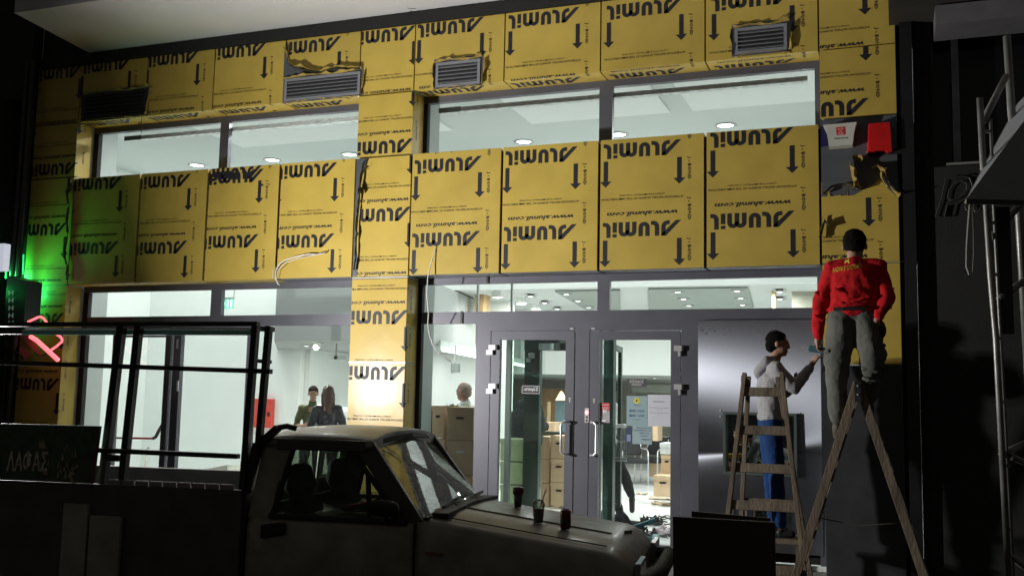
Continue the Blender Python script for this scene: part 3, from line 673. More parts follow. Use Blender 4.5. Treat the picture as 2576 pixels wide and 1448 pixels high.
a, b = at(748, 1060, 5.2), at(775, 1024, 5.2); b2 = at(884, 1024, 5.2)
MB().box(a.x, b2.x, 5.2, 5.8, FZ, a.z+.28).build('desk_body', WALLP, dk)
MB().box(a.x-.02, b2.x, 5.15, 5.85, b.z-.04, b.z).build('lit_edge', mat('lit_white_edge', (1, 1, 1), .3, emit=(.7, .9, 1), es=1.5), dk)

# vestibule -------------------------------------------------------------------
VY = 1.9
vb = thing('inner_vestibule', (-3.4, VY, FZ), 'dark framed glass vestibule with open inner doors behind the entrance', 'vestibule')
def vx(px, y=VY): return PX(px, 950, y)
def vpost(pa, pb, y=VY, z1=None, dz=.06, m=GREEN_DK): return MB().box(vx(pa, y), vx(pb, y), y, y+dz, FZ, z1 or 2.62).build('post', m, vb)
vpost(1272, 1284, 1.0); vpost(1319, 1357, dz=.1)
MB().box(vx(1319), vx(1426), VY-.02, VY+.1, PZ(1380, 881, VY), 2.75).build('header', GREEN_DK, vb)
MB().box(-4.14, -4.10, .40, VY, 2.50, 2.62).build('side_rail', GREEN_DK, vb); MB().box(-4.14, -4.10, .40, VY, FZ, .3).build('side_rail', GREEN_DK, vb)
MB().add([(-4.12, .4, FZ), (-4.12, VY, FZ), (-4.12, VY, 2.5), (-4.12, .4, 2.5)], [(0, 1, 2, 3)]).build('side_glass', GLASSG, vb)
MB().add([(vx(1284, 1.0), 1.02, .25), (vx(1319), VY, .25), (vx(1319), VY, 2.5), (vx(1284, 1.0), 1.02, 2.5)], [(0, 1, 2, 3)]).build('inner_leaf_glass', GLASSG, vb)
a, b = at(1360, 880, VY-.04), at(1398, 864, VY-.04)
MB().box(a.x, b.x, VY-.12, VY-.03, a.z, b.z).build('door_closer', mat('closer_grey', (.5, .6, .62), .4), vb, bevel=.006)
a, b = at(1400, 882, VY-.04), at(1412, 864, VY-.04); MB().box(a.x, b.x, VY-.12, VY-.03, a.z, b.z).build('closer_end', DARK, vb)
a, b = at(1332, 900, VY-.04), at(1343, 888, VY-.04)
for k in (0, 1): MB().box(a.x-k*.03, b.x-k*.05, VY-.08, VY-.01, a.z-k*.05, b.z-k*.06).build('inner_hinge', SILVER, vb)
# open inner leaf at the right door
vpost(1507, 1512, .5); vpost(1531, 1543, 1.2, dz=.12); vpost(1554.5, 1562.5, 1.75, z1=PZ(1560, 884, 1.75))
MB().add([(vx(1512, .52), .55, .25), (vx(1531, 1.2), 1.2, .25), (vx(1531, 1.2), 1.2, 2.5), (vx(1512, .52), .55, 2.5)], [(0, 1, 2, 3)]).build('inner_leaf_glass', glassmat('dark_green_glass', (.16, .36, .32)), vb)
MB().hexa([(vx(1543, 1.3), 1.3, PZ(1545, 866, 1.3)-.06), (vx(1543, 1.3)+.03, 1.3, PZ(1545, 866, 1.3)-.06), (vx(1560, 1.75)+.03, 1.75, PZ(1560, 884, 1.75)-.02), (vx(1560, 1.75), 1.75, PZ(1560, 884, 1.75)-.02),
          (vx(1543, 1.3), 1.3, PZ(1545, 866, 1.3)), (vx(1543, 1.3)+.03, 1.3, PZ(1545, 866, 1.3)), (vx(1560, 1.75)+.03, 1.75, PZ(1560, 884, 1.75)+.05), (vx(1560, 1.75), 1.75, PZ(1560, 884, 1.75)+.05)]).build('leaf_top_rail', GREEN_DK, vb)
MB().tube([at(1548, 1070, 1.6), at(1575, 1070, 1.6)], .018).build('leaf_handle', SILVER, vb)
wr = thing('wire_basket', tuple(at(1560, 1160, 1.3)), 'small chrome wire rack on the inner door beside the chairs', 'wire rack')
m_ = MB()
for k in range(7): m_.tube([at(1545+k*5, 1075, 1.3), at(1545+k*5, 1158, 1.3)], .004, 5)
for y in (1075, 1110, 1150, 1158): m_.tube([at(1543, y, 1.295), at(1577, y, 1.295)], .006, 5)
m_.build('wire_grid', SILVER, wr, kind='stuff')

# notices stuck on the right-hand door -----------------------------------------
def sheetp(name, label, x0, x1, y0, y1, color, Y=.325, cat='notice'):
    a, b = at(x0, y1, Y), at(x1, y0, Y)
    t = thing(name, (a.x, Y, a.z), label, cat)
    MB().box(a.x, b.x, Y-.002, Y, a.z, b.z).build('paper', mat('paper_%d' % int(color[0]*1000+color[2]*10), color, .7, var=.03), t)
    return t, a.x, b.x, a.z, b.z, Y-.0035
def lines(t, rows, m, name='printed_text'):
    mb = MB(); t_, x0, x1, z0, z1, Y = t
    for s, u0, u1, v0, v1 in rows: wall_text(mb, s, x0+(x1-x0)*u0, x0+(x1-x0)*u1, z0+(z1-z0)*v0, z0+(z1-z0)*v1, Y)
    mb.build(name, m, t_)
WT = mat('white_print', (.75, .75, .75), .6, var=0); BL = mat('blue_print', (.03, .08, .25), .6, var=0)
s = sheetp('entrance_notice', 'dark strip notice at the top of the right door glass', 1577, 1627, 953, 972, (.07, .07, .07)); lines(s, [('\u0395\u0399\u03a3\u039f\u0394\u039f\u03a3', .15, .85, .5, .85), ('ENTRANCE', .25, .75, .15, .38)], WT)
s = sheetp('opening_hours_notice', 'blue-grey opening hours notice with a yellow round logo', 1576, 1628, 995.5, 1069.7, (.30, .42, .45))
lines(s, [('08:00 - 14:30', .14, .86, .46, .54), ('08:00 - 17:00', .14, .86, .30, .38), ('------------', .3, .7, .70, .71), ('\u03a9\u03c1\u03ac\u03c1\u03b9\u03bf', .4, .6, .66, .69), ('\u03bb\u03b5\u03b9\u03c4\u03bf\u03c5\u03c1\u03b3\u03b9\u03b1\u03c2', .3, .7, .2, .23)], BL)
cx = (s[1]+s[2])/2; cz = s[3]+(s[4]-s[3])*.84
MB().add([(cx+.032*math.cos(k*.5236+.26), s[5], cz+.032*math.sin(k*.5236+.26)) for k in range(12)], [tuple(range(12))]).build('round_logo', mat('logo_yellow', (.75, .6, .05), .5), s[0])
MB().add([(cx+.010*math.cos(k*1.05), s[5]-.001, cz+.014*math.sin(k*1.05)) for k in range(6)], [tuple(range(6))]).build('logo_centre', DARK, s[0])
s = sheetp('white_paper_notice', 'plain white paper notice on the right door glass', 1629, 1687, 992.7, 1070.7, (.62, .63, .70), Y=.322)
lines(s, [('\u0395\u03af\u03c3\u03bf\u03b4\u03bf\u03c2', .25, .75, .75, .81), ('___ ______ ___ ______', .08, .92, .58, .592), ('____ ___', .4, .65, .52, .528), ('__ _____ ____ ___ ____', .08, .92, .42, .43)], mat('grey_print', (.12, .12, .16), .6, var=0))
s = sheetp('lower_blue_notice', 'pale blue notice with five text lines low on the right door', 1591, 1640, 1070.9, 1115.6, (.34, .45, .47), Y=.327)
lines(s, [('\u03a0\u03b1\u03c1\u03b1\u03ba\u03b1\u03bb\u03bf\u03cd\u03bc\u03b5', .2, .95, .84, .93), ('\u03c7\u03c1\u03b7\u03c3\u03b9\u03bc\u03bf\u03c0\u03bf\u03b9\u03b5\u03af\u03c3\u03c4\u03b5 \u03c4\u03b7\u03bd', .08, .96, .7, .79), ('\u03b4\u03b9\u03c0\u03bb\u03b1\u03bd\u03ae', .35, .85, .56, .65), ('\u03b5\u03af\u03c3\u03bf\u03b4\u03bf', .4, .8, .42, .5), ('easypay', .45, .95, .2, .3)], BL)
s = sheetp('photo_notice', 'small dark photographic notice beside the lower blue notice', 1574, 1590, 1075, 1113.6, (.05, .07, .13), Y=.327)
MB().box(s[1]+.012, s[2]-.012, s[5]-.001, s[5], s[3]+.02, s[3]+.09).build('picture', mat('picture_blue', (.25, .3, .45), .6), s[0])
s = sheetp('security_notice', 'red and grey security notice at the edge of the right door', 1508.6, 1534, 1012.5, 1066.6, (.42, .40, .42), Y=.326)
MB().box(s[1], s[2], s[5]-.0015, s[5]-.0005, s[3]+(s[4]-s[3])*.64, s[4]).build('red_header', mat('notice_red', (.6, .03, .04), .5), s[0])
mb = MB(); Y_ = s[5]-.003
for v0, v1, tx in ((.86, .95, '\u03a0\u03a1\u039f\u03a3\u039f\u03a7\u0397'), (.70, .80, '\u039a\u0391\u039c\u0395\u03a1\u0395\u03a3')): wall_text(mb, tx, s[1]+.01, s[2]-.01, s[3]+(s[4]-s[3])*v0, s[3]+(s[4]-s[3])*v1, Y_)
mb.box(s[1]+.035, s[1]+.055, Y_, Y_+.001, s[3]+.12, s[3]+.155).box(s[1]+.06, s[1]+.075, Y_, Y_+.001, s[3]+.12, s[3]+.155).box(s[1]+.01, s[1]+.07, Y_, Y_+.001, s[3]+.03, s[3]+.05).box(s[1]+.01, s[1]+.025, Y_, Y_+.001, s[3]+.06, s[3]+.09)
mb.build('printed_text', WT, s[0])
# push sign on the left door glass (lettered for the inside, so seen mirrored)
a, b = at(1313, 989, .326), at(1358, 970, .326)
ps = thing('push_sign', (a.x, .326, a.z), 'framed dark sign with mirrored white lettering on the left door', 'sign')
MB().box(a.x, b.x, .325, .327, a.z, b.z).build('sign_plate', DARK, ps)
mb = MB(); wall_text(mb, '\u03a3\u03cd\u03c1\u03b1\u03c4\u03b5', a.x+.02, b.x-.02, a.z+.022, b.z-.015, .3235, mirror=True, bold=True)
for x0, x1, z0, z1 in ((a.x, b.x, a.z, a.z+.004), (a.x, b.x, b.z-.004, b.z), (a.x, a.x+.004, a.z, b.z), (b.x-.004, b.x, a.z, b.z)): mb.box(x0, x1, .323, .324, z0, z1)
mb.build('white_lettering', WT, ps)
# small V stickers on the door stiles
for px, py, n in ((1433, 1006, 'left'), (1494, 1009, 'right')):
    p = at(px, py, .29); vst = thing('v_sticker', tuple(p), 'tiny pale V-shaped scrap on the %s door stile' % n, 'sticker')
    MB().add([(p.x-.012, .2905, p.z+.03), (p.x-.004, .2905, p.z+.03), (p.x+.003, .2905, p.z-.03), (p.x-.003, .2905, p.z-.03), (p.x+.012, .2905, p.z+.03), (p.x+.006, .2905, p.z+.03)], [(0, 1, 2, 3), (5, 4, 2, 3)]).build('tape', mat('pale_tape', (.6, .6, .5), .6), vst)

# ================================================================== THINGS INSIDE
def cbox(px0, px1, py0, py1, Y, depth, label, hole=True, white=False, yaw=0, group='cardboard storage boxes', color=None):
    a, b = at(px0, py1, Y), at(px1, py0, Y); a2 = at(px0, py0, Y)
    x0, x1 = min(a.x, b.x), max(a.x, b.x); z0, z1 = a.z, (a2.z+b.z)/2
    t = thing('cardboard_box', ((x0+x1)/2, Y, z0), label, 'box', group)
    MB().box(x0+.008, x1-.008, Y+.004, Y+depth, z0+.013, z1-.003).build('carton', color or CARD, t, bevel=.006)
    l = MB(); l.box(x0+.004, x1-.004, Y-.006, Y+.003, z1-.06, z1-.002); 
    l.box(x0+.004, x1-.004, Y-.006, Y+depth+.003, z1-.0025, z1+.0015); l.build('lid', color or CARD, t)
    if hole:
        cx = (x0+x1)/2; cz = z1-(z1-z0)*.32; w2 = min(.05, (x1-x0)*.16)
        n = 12; P = [(cx+w2*(.7 if abs(math.cos(k*2*math.pi/n)) > .5 else .7)*math.cos(k*2*math.pi/n)+(w2*.45 if math.cos(k*2*math.pi/n) > 0 else -w2*.45), Y-.0055, cz+.016*math.sin(k*2*math.pi/n)) for k in range(n)]
        MB().add(P, [tuple(range(n))]).build('hand_hole', mat('white_label', (.7, .7, .7), .6) if white else CARDD, t)
    return t
# front stack behind the side pane (right column, then left column)
rows = [(1020, 1102), (1104, 1188), (1190, 1275)]
for k, (y0, y1) in enumerate(rows):
    cbox(1122, 1193, y0+4, y1+5, .95, .45, ['top cardboard box behind the side pane with a dark handle hole', 'cardboard box with a white handle patch, second in the side pane stack', 'cardboard box low in the side pane stack behind the truck'][k], white=(k == 1))
    cbox(1084, 1119, y0, y1+1, 1.02, .45, ['narrow cardboard box at the top left of the side pane stack', 'narrow cardboard box second down on the left of the side pane stack', 'narrow cardboard box lowest on the left of the side pane stack'][k], hole=(k == 0))
    a = at(1052.6, y0, .8); 
    cbox(1050, 1082, y0+1, y1+1, 1.10, .4, ['shaded cardboard box beside the column at the top of its stack', 'shaded cardboard box beside the column, second down', 'shaded cardboard box beside the column, lowest'][k], hole=False, color=mat('cardboard_shaded', (.17, .12, .08), .85))  # shade on the stack's side faces put into a darker cardboard colour
# stack between the door leaves
js = [(1084, 1095.6), (1095.6, 1153.5), (1153.5, 1213.7), (1213.7, 1272.7)]
wd = ['top', 'second', 'third', 'bottom']
for k, (y0, y1) in enumerate(js[1:]):
    cbox(1383.5, 1428, y0, y1, 4.1, .5, '%s box of the tall stack with dark handle holes seen in the left door' % ['topmost', 'middle', 'lowest'][k])
    cbox(1357, 1383, y0+2, y1+2, 4.25, .5, '%s box of the narrow stack beside the dark post in the left door' % ['topmost', 'middle', 'lowest'][k], hole=False)
for k, (y0, y1) in enumerate([(1104, 1160), (1162, 1218), (1220, 1278)]):
    cbox(1256, 1322, y0, y1, 3.2, .5, 'greenish box behind the left door glass, %s of three' % ['top', 'middle', 'bottom'][k], hole=False, color=mat('cardboard_green', (.22, .25, .14), .8))
cbox(1643, 1692, 1196, 1249, 5.2, .5, 'cardboard box on the floor at the right edge of the door glass')
cbox(1662, 1692, 1144, 1194, 5.6, .4, 'cardboard box standing behind the floor box at the door edge')
cbox(1659, 1690, 1114, 1143.5, 5.6, .4, 'white box on top of the boxes at the door edge', hole=False, color=mat('white_card', (.7, .72, .72), .7))
cbox(1640, 1656, 1060, 1110, 9.0, .4, 'open cardboard box far behind the white notice', hole=False)
cbox(1632, 1660, 1155, 1200, 9.5, .4, 'brown cardboard box under the far chairs', hole=False)
cbox(1365, 1395, 1062, 1086, 5.5, .4, 'open box on the tall stack in the left door', hole=False)
# papers on top box
pl = thing('leafy_packing', tuple(at(1140, 1020, 1.1)), 'bits of green packing on the top box behind the side pane', 'packing')
m_ = MB()
for k in range(40):
    p = at(1125+random.random()*55, 1021, 1.05+random.random()*.2); v = Vector((random.uniform(-1, 1), random.uniform(-1, 1), random.uniform(.1, 1)))*.03; n = Vector((random.uniform(-1, 1), random.uniform(-1, 1), 0))*.012
    m_.add([p-n, p+n, p+v+n, p+v-n], [(0, 1, 2, 3)])
m_.build('shreds', mat('packing_green', (.25, .3, .1), .8), pl, kind='stuff')
# brown board, blue-grey panel, lamp cone, wood column at the back
def slab(name, label, px0, px1, py0, py1, Y, d, m, cat, part='board'):
    a, b = at(px0, py1, Y), at(px1, py0, Y); t = thing(name, (a.x, Y, a.z), label, cat)
    MB().box(a.x, b.x, Y, Y+d, a.z, b.z).build(part, m, t); return t
slab('brown_board', 'large brown board standing deep inside behind the left door', 1362, 1424, 978, 1082, 11.5, .05, mat('brown_board', (.30, .19, .09), .8), 'board')
slab('blue_panel', 'blue-grey panel standing behind the boxes in the left door', 1396, 1424, 1007, 1086, 10.5, .05, mat('blue_grey_panel', (.16, .25, .29), .6), 'panel')
slab('timber_length', 'upright length of pale timber behind the man in black', 1376, 1384, 1010, 1060, 9.5, .05, mat('pale_timber', (.45, .34, .18), .7), 'timber')
lc = thing('table_lamp', tuple(at(1412, 1008, 10)), 'small glowing cone lamp above the blue-grey panel', 'lamp')
p = at(1412, 1006, 10.2); MB().lathe(p, [(.13, 0), (.10, .05), (.04, .16), (.015, .19), (0, .19)], 16).build('lamp_shade', mat('lit_shade', (.8, .7, .5), .6, emit=(1, .85, .55), es=1.2), lc, smooth=True)
slab('far_box_shelf', 'grey shelf edge far behind the right door notices', 1590, 1690, 968, 986, 14, .3, mat('grey_shelf', (.3, .32, .28), .6), 'shelf')
slab('wood_column', 'light wooden column seen through the right transom', 1193, 1217, 728, 800, 5.2, .3, mat('light_wood', (.50, .34, .16), .6, var=.2, stretch=(1, 1, .2)), 'column')
slab('wood_wall', 'wood clad wall lit by two spotlights behind the right transom', 1287, 1345, 750, 830, 8.5, .1, mat('light_wood', (.50, .34, .16), .6), 'wall panel')
slab('beige_panel', 'flat beige panel at the right end of the right transom', 1992, 2049, 707, 790, 5.6, .1, mat('beige_panel_paint', (.36, .36, .29), .7), 'panel')
slab('second_wood_column', 'thin wooden column seen through the far right transom', 1950-8, 1957-8, 712, 790, 5.4, .2, mat('light_wood', (.50, .34, .16), .6), 'column')
for k, px in enumerate((1200, 1286)):
    a = at(px, 787, 1.3); b = at(px, 712, 1.3); t = thing('hanging_rod', tuple(a), 'thin white upright strip behind the transom, %s of two' % ('left' if k == 0 else 'right'), 'rod')
    MB().box(a.x-.012, a.x+.012, 1.3, 1.33, 2.4, 3.45).build('strip', WALLP, t)
# cone spotlights on the wood wall
for k, (px, py) in enumerate(((1250, 738), (1310, 755), (1346, 770))):
    p = atz(px, py-6, LC); t = thing('wall_washer', (p.x, p.y, LC), 'small bright spotlight, %s of three behind the transom' % ['first', 'second', 'third'][k], 'spotlight')
    MB().lathe((p.x, p.y, LC-.1), [(.09, 0), (.09, .1), (0, .1)], 16).build('spot_body', WALLP, t)
    area('lamp', (p.x, p.y, LC-.105), (0, .25, -1), .15, 14, (1, .96, .88), '', '', parent=t)
# cash-machine-like radiator strip etc. on floor: chairs
def chair(px, py, label, rz=0):
    p = atz(px, py, FZ); t = thing('office_chair', (p.x, p.y, FZ), label, 'chair', 'black visitor chairs inside')
    c = Vector((p.x, p.y, FZ)); T = lambda x, y, z: c+Vector((x*math.cos(rz)-y*math.sin(rz), x*math.sin(rz)+y*math.cos(rz), z))
    def soft(name, x0, x1, y0, y1, z0, z1, tilt=0):
        P = [T(x, y+(tilt if z == z1 else 0), z) for z in (z0, z1) for x, y in ((x0, y0), (x1, y0), (x1, y1), (x0, y1))]
        MB().hexa(P).build(name, BLACK, t, bevel=.02)
    soft('seat', -.25, .25, -.24, .24, .40, .49); soft('backrest', -.24, .24, .2, .27, .54, .90, .06)
    for sx in (-1, 1):
        MB().tube([T(sx*.25, -.24, 0), T(sx*.25, -.22, .62), T(sx*.25, -.16, .66), T(sx*.25, .2, .66), T(sx*.25, .24, .62)], .013, 8).build('front_leg_and_arm', SILVER, t, smooth=True)
        MB().tube([T(sx*.25, .3, 0), T(sx*.24, .22, .45), T(sx*.22, .25, .85)], .013, 8).build('rear_leg', SILVER, t, smooth=True)
    return t
chair(1590, 1217, 'black visitor chair nearer the inner door', .5); chair(1640, 1215, 'black visitor chair in front of the brown boxes', -.3)
# clutter in the doorway
bag = thing('tool_bag', tuple(atz(1570, 1320, FZ)), 'black tool bag slumped on the floor inside the right door', 'bag')
m_ = MB(); base = atz(1562, 1335, FZ); base.y = max(base.y, 1.0)

# ================================================================== ORGANIC SHAPES
def V(*a): return Vector(a)
def blob(name, prims, m, parent, voxel=.014, smooth=6, disp=0, dscale=.12, **kw):
    """prims: ('c', p0, r0, p1, r1) tapered capsule | ('e', centre, (rx,ry,rz), rot matrix or None) ; fused to one skin"""
    bm = bmesh.new()
    def sph(c, r, M=None, seg=12):
        g = bmesh.ops.create_icosphere(bm, subdivisions=2, radius=1.0)
        for v in g['verts']:
            q = Vector((v.co.x*r[0], v.co.y*r[1], v.co.z*r[2]))
            if M: q = M @ q
            v.co = q+Vector(c)
    for p in prims:
        if p[0] == 'e': sph(p[1], p[2], p[3] if len(p) > 3 else None)
        else:
            _, a, ra, b, rb = p; a = Vector(a); b = Vector(b); k = max(2, int((b-a).length/(min(ra, rb)*.55)))
            sph(a, (ra,)*3); sph(b, (rb,)*3)
            d = (b-a); L = d.length
            if L > 1e-4:
                q = d.to_track_quat('Z', 'Y').to_matrix()
                g = bmesh.ops.create_cone(bm, cap_ends=True, segments=16, radius1=ra, radius2=rb, depth=L)
                for v in g['verts']: v.co = q @ v.co + (a+b)/2
    me = bpy.data.meshes.new(name); bm.to_mesh(me); bm.free(); o = bpy.data.objects.new('tmp', me); col.objects.link(o)
    mods = [('REMESH', dict(mode='VOXEL', voxel_size=voxel)), ('SMOOTH', dict(factor=.6, iterations=smooth))]
    if disp:
        tx = bpy.data.textures.get('folds') or bpy.data.textures.new('folds', 'CLOUDS'); tx.noise_scale = dscale
        mods.append(('DISPLACE', dict(texture=tx, strength=disp, mid_level=.5, texture_coords='GLOBAL')))
        mods.append(('SMOOTH', dict(factor=.5, iterations=1)))
    r = mod_mesh(o, mods); bpy.data.objects.remove(o); r.name = name; r.materials.clear(); r.materials.append(m)
    return place(name, r, parent, True, **kw)
SKIN = mat('skin', (.36, .20, .14), .55, var=.06, vscale=20, bump=.1, bscale=80)
HAIRD = mat('dark_hair', (.006, .005, .004), .9, spec=.1, var=.3, vscale=60, bump=1, bscale=120)
def basis(f):
    f = Vector(f).normalized(); r = f.cross(Vector((0, 0, 1))).normalized(); u = r.cross(f); return r, f, u
def Mrot(f, tilt=0):
    r, f, u = basis(f)
    if tilt: f = (f*math.cos(tilt)-u*math.sin(tilt)); u = r.cross(f)
    return Matrix((r, f, u)).transposed()
def head_prims(c, M, s=1.0):
    T = lambda x, y, z: Vector(c)+M@Vector((x*s, y*s, z*s))
    P = [('e', T(0, -.01, .03), (.077*s, .095*s, .092*s), M), ('e', T(0, .025, -.035), (.058*s, .066*s, .075*s), M), ('e', T(0, .055, -.085), (.03*s, .03*s, .022*s), M),
         ('c', T(0, .092, .012), .010*s, T(0, .104, -.026), .011*s), ('c', T(-.03, .082, .03), .011*s, T(.03, .082, .03), .011*s),
         ('c', T(-.018, .085, -.062), .009*s, T(.018, .085, -.062), .009*s), ('e', T(.078, -.01, -.005), (.012*s, .022*s, .033*s), M), ('e', T(-.078, -.01, -.005), (.012*s, .022*s, .033*s), M)]
    return P, T
def hand_prims(wr, d, pn, side=1, curl=.5, s=1.0):
    """wr wrist, d pointing direction, pn palm normal"""
    d = Vector(d).normalized(); pn = Vector(pn); pn = (pn-d*pn.dot(d)).normalized(); x = d.cross(pn)*side
    W = Vector(wr); P = [('c', W, .024*s, W+d*.03*s, .028*s)]
    for k, off in enumerate((-.027, -.009, .009, .026)): P.append(('c', W+d*.02*s+x*off*.7*s, .015*s, W+d*.085*s+x*off*s, .012*s))
    for k, (off, L) in enumerate(((-.028, .062), (-.0095, .075), (.0095, .080), (.028, .070))):
        a = W+d*.085*s+x*off*s; p = a
        for j, f in enumerate((.45, .32, .23)):
            an = curl*(j+1)*.9; dd = (d*math.cos(an)+pn*math.sin(an)); q = p+dd*L*f*s; P.append(('c', p, .0092*s-j*.0008, q, .0085*s-j*.0008)); p = q
    t0 = W+d*.03*s+x*.028*s; t1 = t0+(d*.6+x*.6+pn*.3).normalized()*.04*s; t2 = t1+(d*.8+pn*.5).normalized()*.032*s
    return P+[('c', t0, .014*s, t1, .011*s), ('c', t1, .011*s, t2, .009*s)]
def person(label, J, face, up_col, low_col, hair_col=None, hair='short', shoe=None, head_tilt=0, sleeves=True, scale=1.0, fit=1.0, group=None, hands=True, jacket_len=0, seen_legs=True, skin=SKIN, torso_w=1.0, hl=None, hr=None, headface=None, hs=1.0, legf=1.0):
    t = thing('person', (J['pel'].x, J['pel'].y, min(J['al'].z, J['ar'].z)-.06 if seen_legs else J['pel'].z-.9), label, 'person', group)
    M = Mrot(face); MH = Mrot(headface or face, head_tilt); s = scale
    hp, T = head_prims(J['head'], MH, s*hs)
    sh = (J['sl']+J['sr'])/2
    B = list(hp)+[('c', J['neck'], .056*s, J['head']+Vector((0, 0, -.05*s)), .05*s), ('c', sh, .09*s, J['pel'], .1*s)]
    for a, b in (('sl', 'sr'), ('hl', 'hr')): B.append(('c', J[a], .05*s, J[b], .05*s))
    for k in 'lr':
        B += [('c', J['s'+k], .045*s, J['e'+k], .038*s), ('c', J['e'+k], .037*s, J['w'+k], .026*s)]
        if seen_legs: B += [('c', J['h'+k], .07*s, J['k'+k], .05*s), ('c', J['k'+k], .048*s, J['a'+k], .034*s)]
        if hands:
            d = (J['w'+k]-J['e'+k]); hd = (hl if k == 'l' else hr) or {}
            B += hand_prims(J['w'+k], hd.get('d', d), hd.get('n', M@Vector((-1 if k == 'r' else 1, .3, 0))), -1 if k == 'l' else 1, hd.get('curl', .45), s)
    blob('body', B, skin, t, voxel=.0085, smooth=3)
    # top garment
    ch = J['pel'].lerp(sh, .66); up = (sh-J['pel']).normalized()
    def ell(c, rx, ry, rz): return ('e', c, (rx, ry, rz), M)
    G = [('c', J['sl'], .068*fit*s, J['sr'], .068*fit*s), ell(ch, .175*torso_w*fit*s, .125*fit*s, .20*s), ell(J['pel'].lerp(sh, .35), .165*torso_w*fit*s, .12*fit*s, .19*s), ell(J['pel'].lerp(sh, .1), .168*torso_w*fit*s, .122*fit*s, .10*s+jacket_len),
         ('c', sh, .09*s*fit, J['neck']-Vector((0, 0, .015)), .068*s)]
    for k in 'lr':
        G += [('c', J['s'+k], .066*fit*s, J['e'+k], .056*fit*s)]
        if sleeves: G += [('c', J['e'+k], .055*fit*s, J['e'+k].lerp(J['w'+k], .93), .040*fit*s)]
    blob('top', G, up_col, t, voxel=.012, smooth=5, disp=.038*s, dscale=.11)
    # trousers
    if seen_legs:
        L = [ell(J['pel']-Vector((0, 0, .02)), .158*s, .118*s, .12*s), ('c', J['hl'], .09*s, J['hr'], .09*s)]
        for k in 'lr': L += [('c', J['h'+k], .098*s*legf, J['k'+k], .072*s*legf), ('c', J['k'+k], .072*s*legf, J['k'+k].lerp(J['a'+k], .9), .060*s*min(legf, 1.15))]
        blob('trousers', L, low_col, t, voxel=.012, smooth=5, disp=.032*s, dscale=.13)
        for k in 'lr':
            f = (J.get('t'+k) or (J['a'+k]+M@Vector((0, .16, -.05)))); a = J['a'+k]
            dn = Vector((0, 0, -.055*s)); 
            blob('shoe', [('c', a+dn*.5, .042*s, a+dn, .042*s), ('c', a+dn*1.05, .040*s, f, .036*s), ('c', a+dn*1.1-(f-a).normalized()*.04, .036*s, a+dn*1.1, .036*s)], shoe or BLACK, t, voxel=.009, smooth=3)
    # hair
    Hc = hair_col or HAIRD
    if hair == 'short':
        H = [('e', T(0, -.022, .045), (.086*s*hs, .096*s*hs, .088*s*hs), MH), ('e', T(0, -.06, -.01), (.074*s*hs, .055*s*hs, .075*s*hs), MH), ('e', T(0, .02, .08), (.065*s*hs, .05*s*hs, .035*s*hs), MH), ('e', T(.0, -.03, -.0), (.082*s*hs, .07*s*hs, .06*s*hs), MH)]
        blob('hair', H, Hc, t, voxel=.009, smooth=2, disp=.012, dscale=.03)
    elif hair == 'long':
        H = [('e', T(0, -.025, .04), (.092*s*hs, .102*s*hs, .098*s*hs), MH), ('c', T(0, -.07, .02), .078*s*hs, T(.02, -.11, -.16), .072*s*hs), ('c', T(.02, -.11, -.16), .07*s*hs, T(.03, -.13, -.30), .04*s*hs), ('c', T(.07, -.03, .0), .035*s*hs, T(.08, -.03, -.20), .03*s*hs), ('c', T(-.07, -.03, .0), .035*s*hs, T(-.07, -.05, -.18), .03*s*hs)]
        blob('hair', H, Hc, t, voxel=.01, smooth=3, disp=.02, dscale=.03)
    elif hair == 'cropped':
        blob('hair', [('e', T(0, -.03, .03), (.0815*s*hs, .089*s*hs, .083*s*hs), MH), ('e', T(0, -.065, -.02), (.068*s*hs, .045*s*hs, .06*s*hs), MH)], Hc, t, voxel=.008, smooth=2)
    for k in (-1, 1): blob('eye', [('e', T(.031*k, .083, .012), (.012*s, .008*s, .007*s), MH)], BLACK, t, voxel=.004, smooth=1)
    return t, T, M
def cloth(name, c, **k): return mat(name, c, .9, var=k.pop('var', .15), vscale=k.pop('vscale', 12), bump=k.pop('bump', .5), bscale=k.pop('bscale', 35), spec=.2, **k)

# ---- worker in red on the right ladder ----
A = at
yw = -1.25
J = dict(pel=A(2146, 792, yw), neck=A(2152, 658, yw+.10), head=A(2150, 622, yw+.20), sl=A(2095, 676, yw+.05), sr=A(2208, 672, yw+.05), el=A(2063, 762, yw), er=A(2233, 748, yw-.02),
         wl=A(2056, 850, yw+.10), wr=A(2208, 800, yw-.10), hl=A(2120, 806, yw), hr=A(2176, 806, yw), kl=A(2106, 920, yw-.02), kr=A(2192, 895, yw-.04), al=A(2106, 1062, yw-.04), ar=A(2186, 1010, yw+.10),
         tl=A(2106, 1096, yw+.16), tr=A(2188, 1044, yw+.28))
REDT = cloth('red_sweatshirt', (.48, .010, .014)); KHAKI = cloth('grey_work_trousers', (.12, .122, .108), var=.2, vscale=5)
pr, T1, M1 = person('man in red sweatshirt and grey work trousers standing on the wooden stepladder', J, (.03, 1, 0), REDT, KHAKI, head_tilt=.6, shoe=mat('worn_boot', (.10, .085, .065), .7, var=.3), fit=1.14, torso_w=1.14, hs=1.2, legf=1.36, hl=dict(d=(0, .25, -1), n=(1, 0, 0), curl=.7), hr=dict(d=(-.5, .3, -.8), n=(-.3, 1, 0), curl=.6))
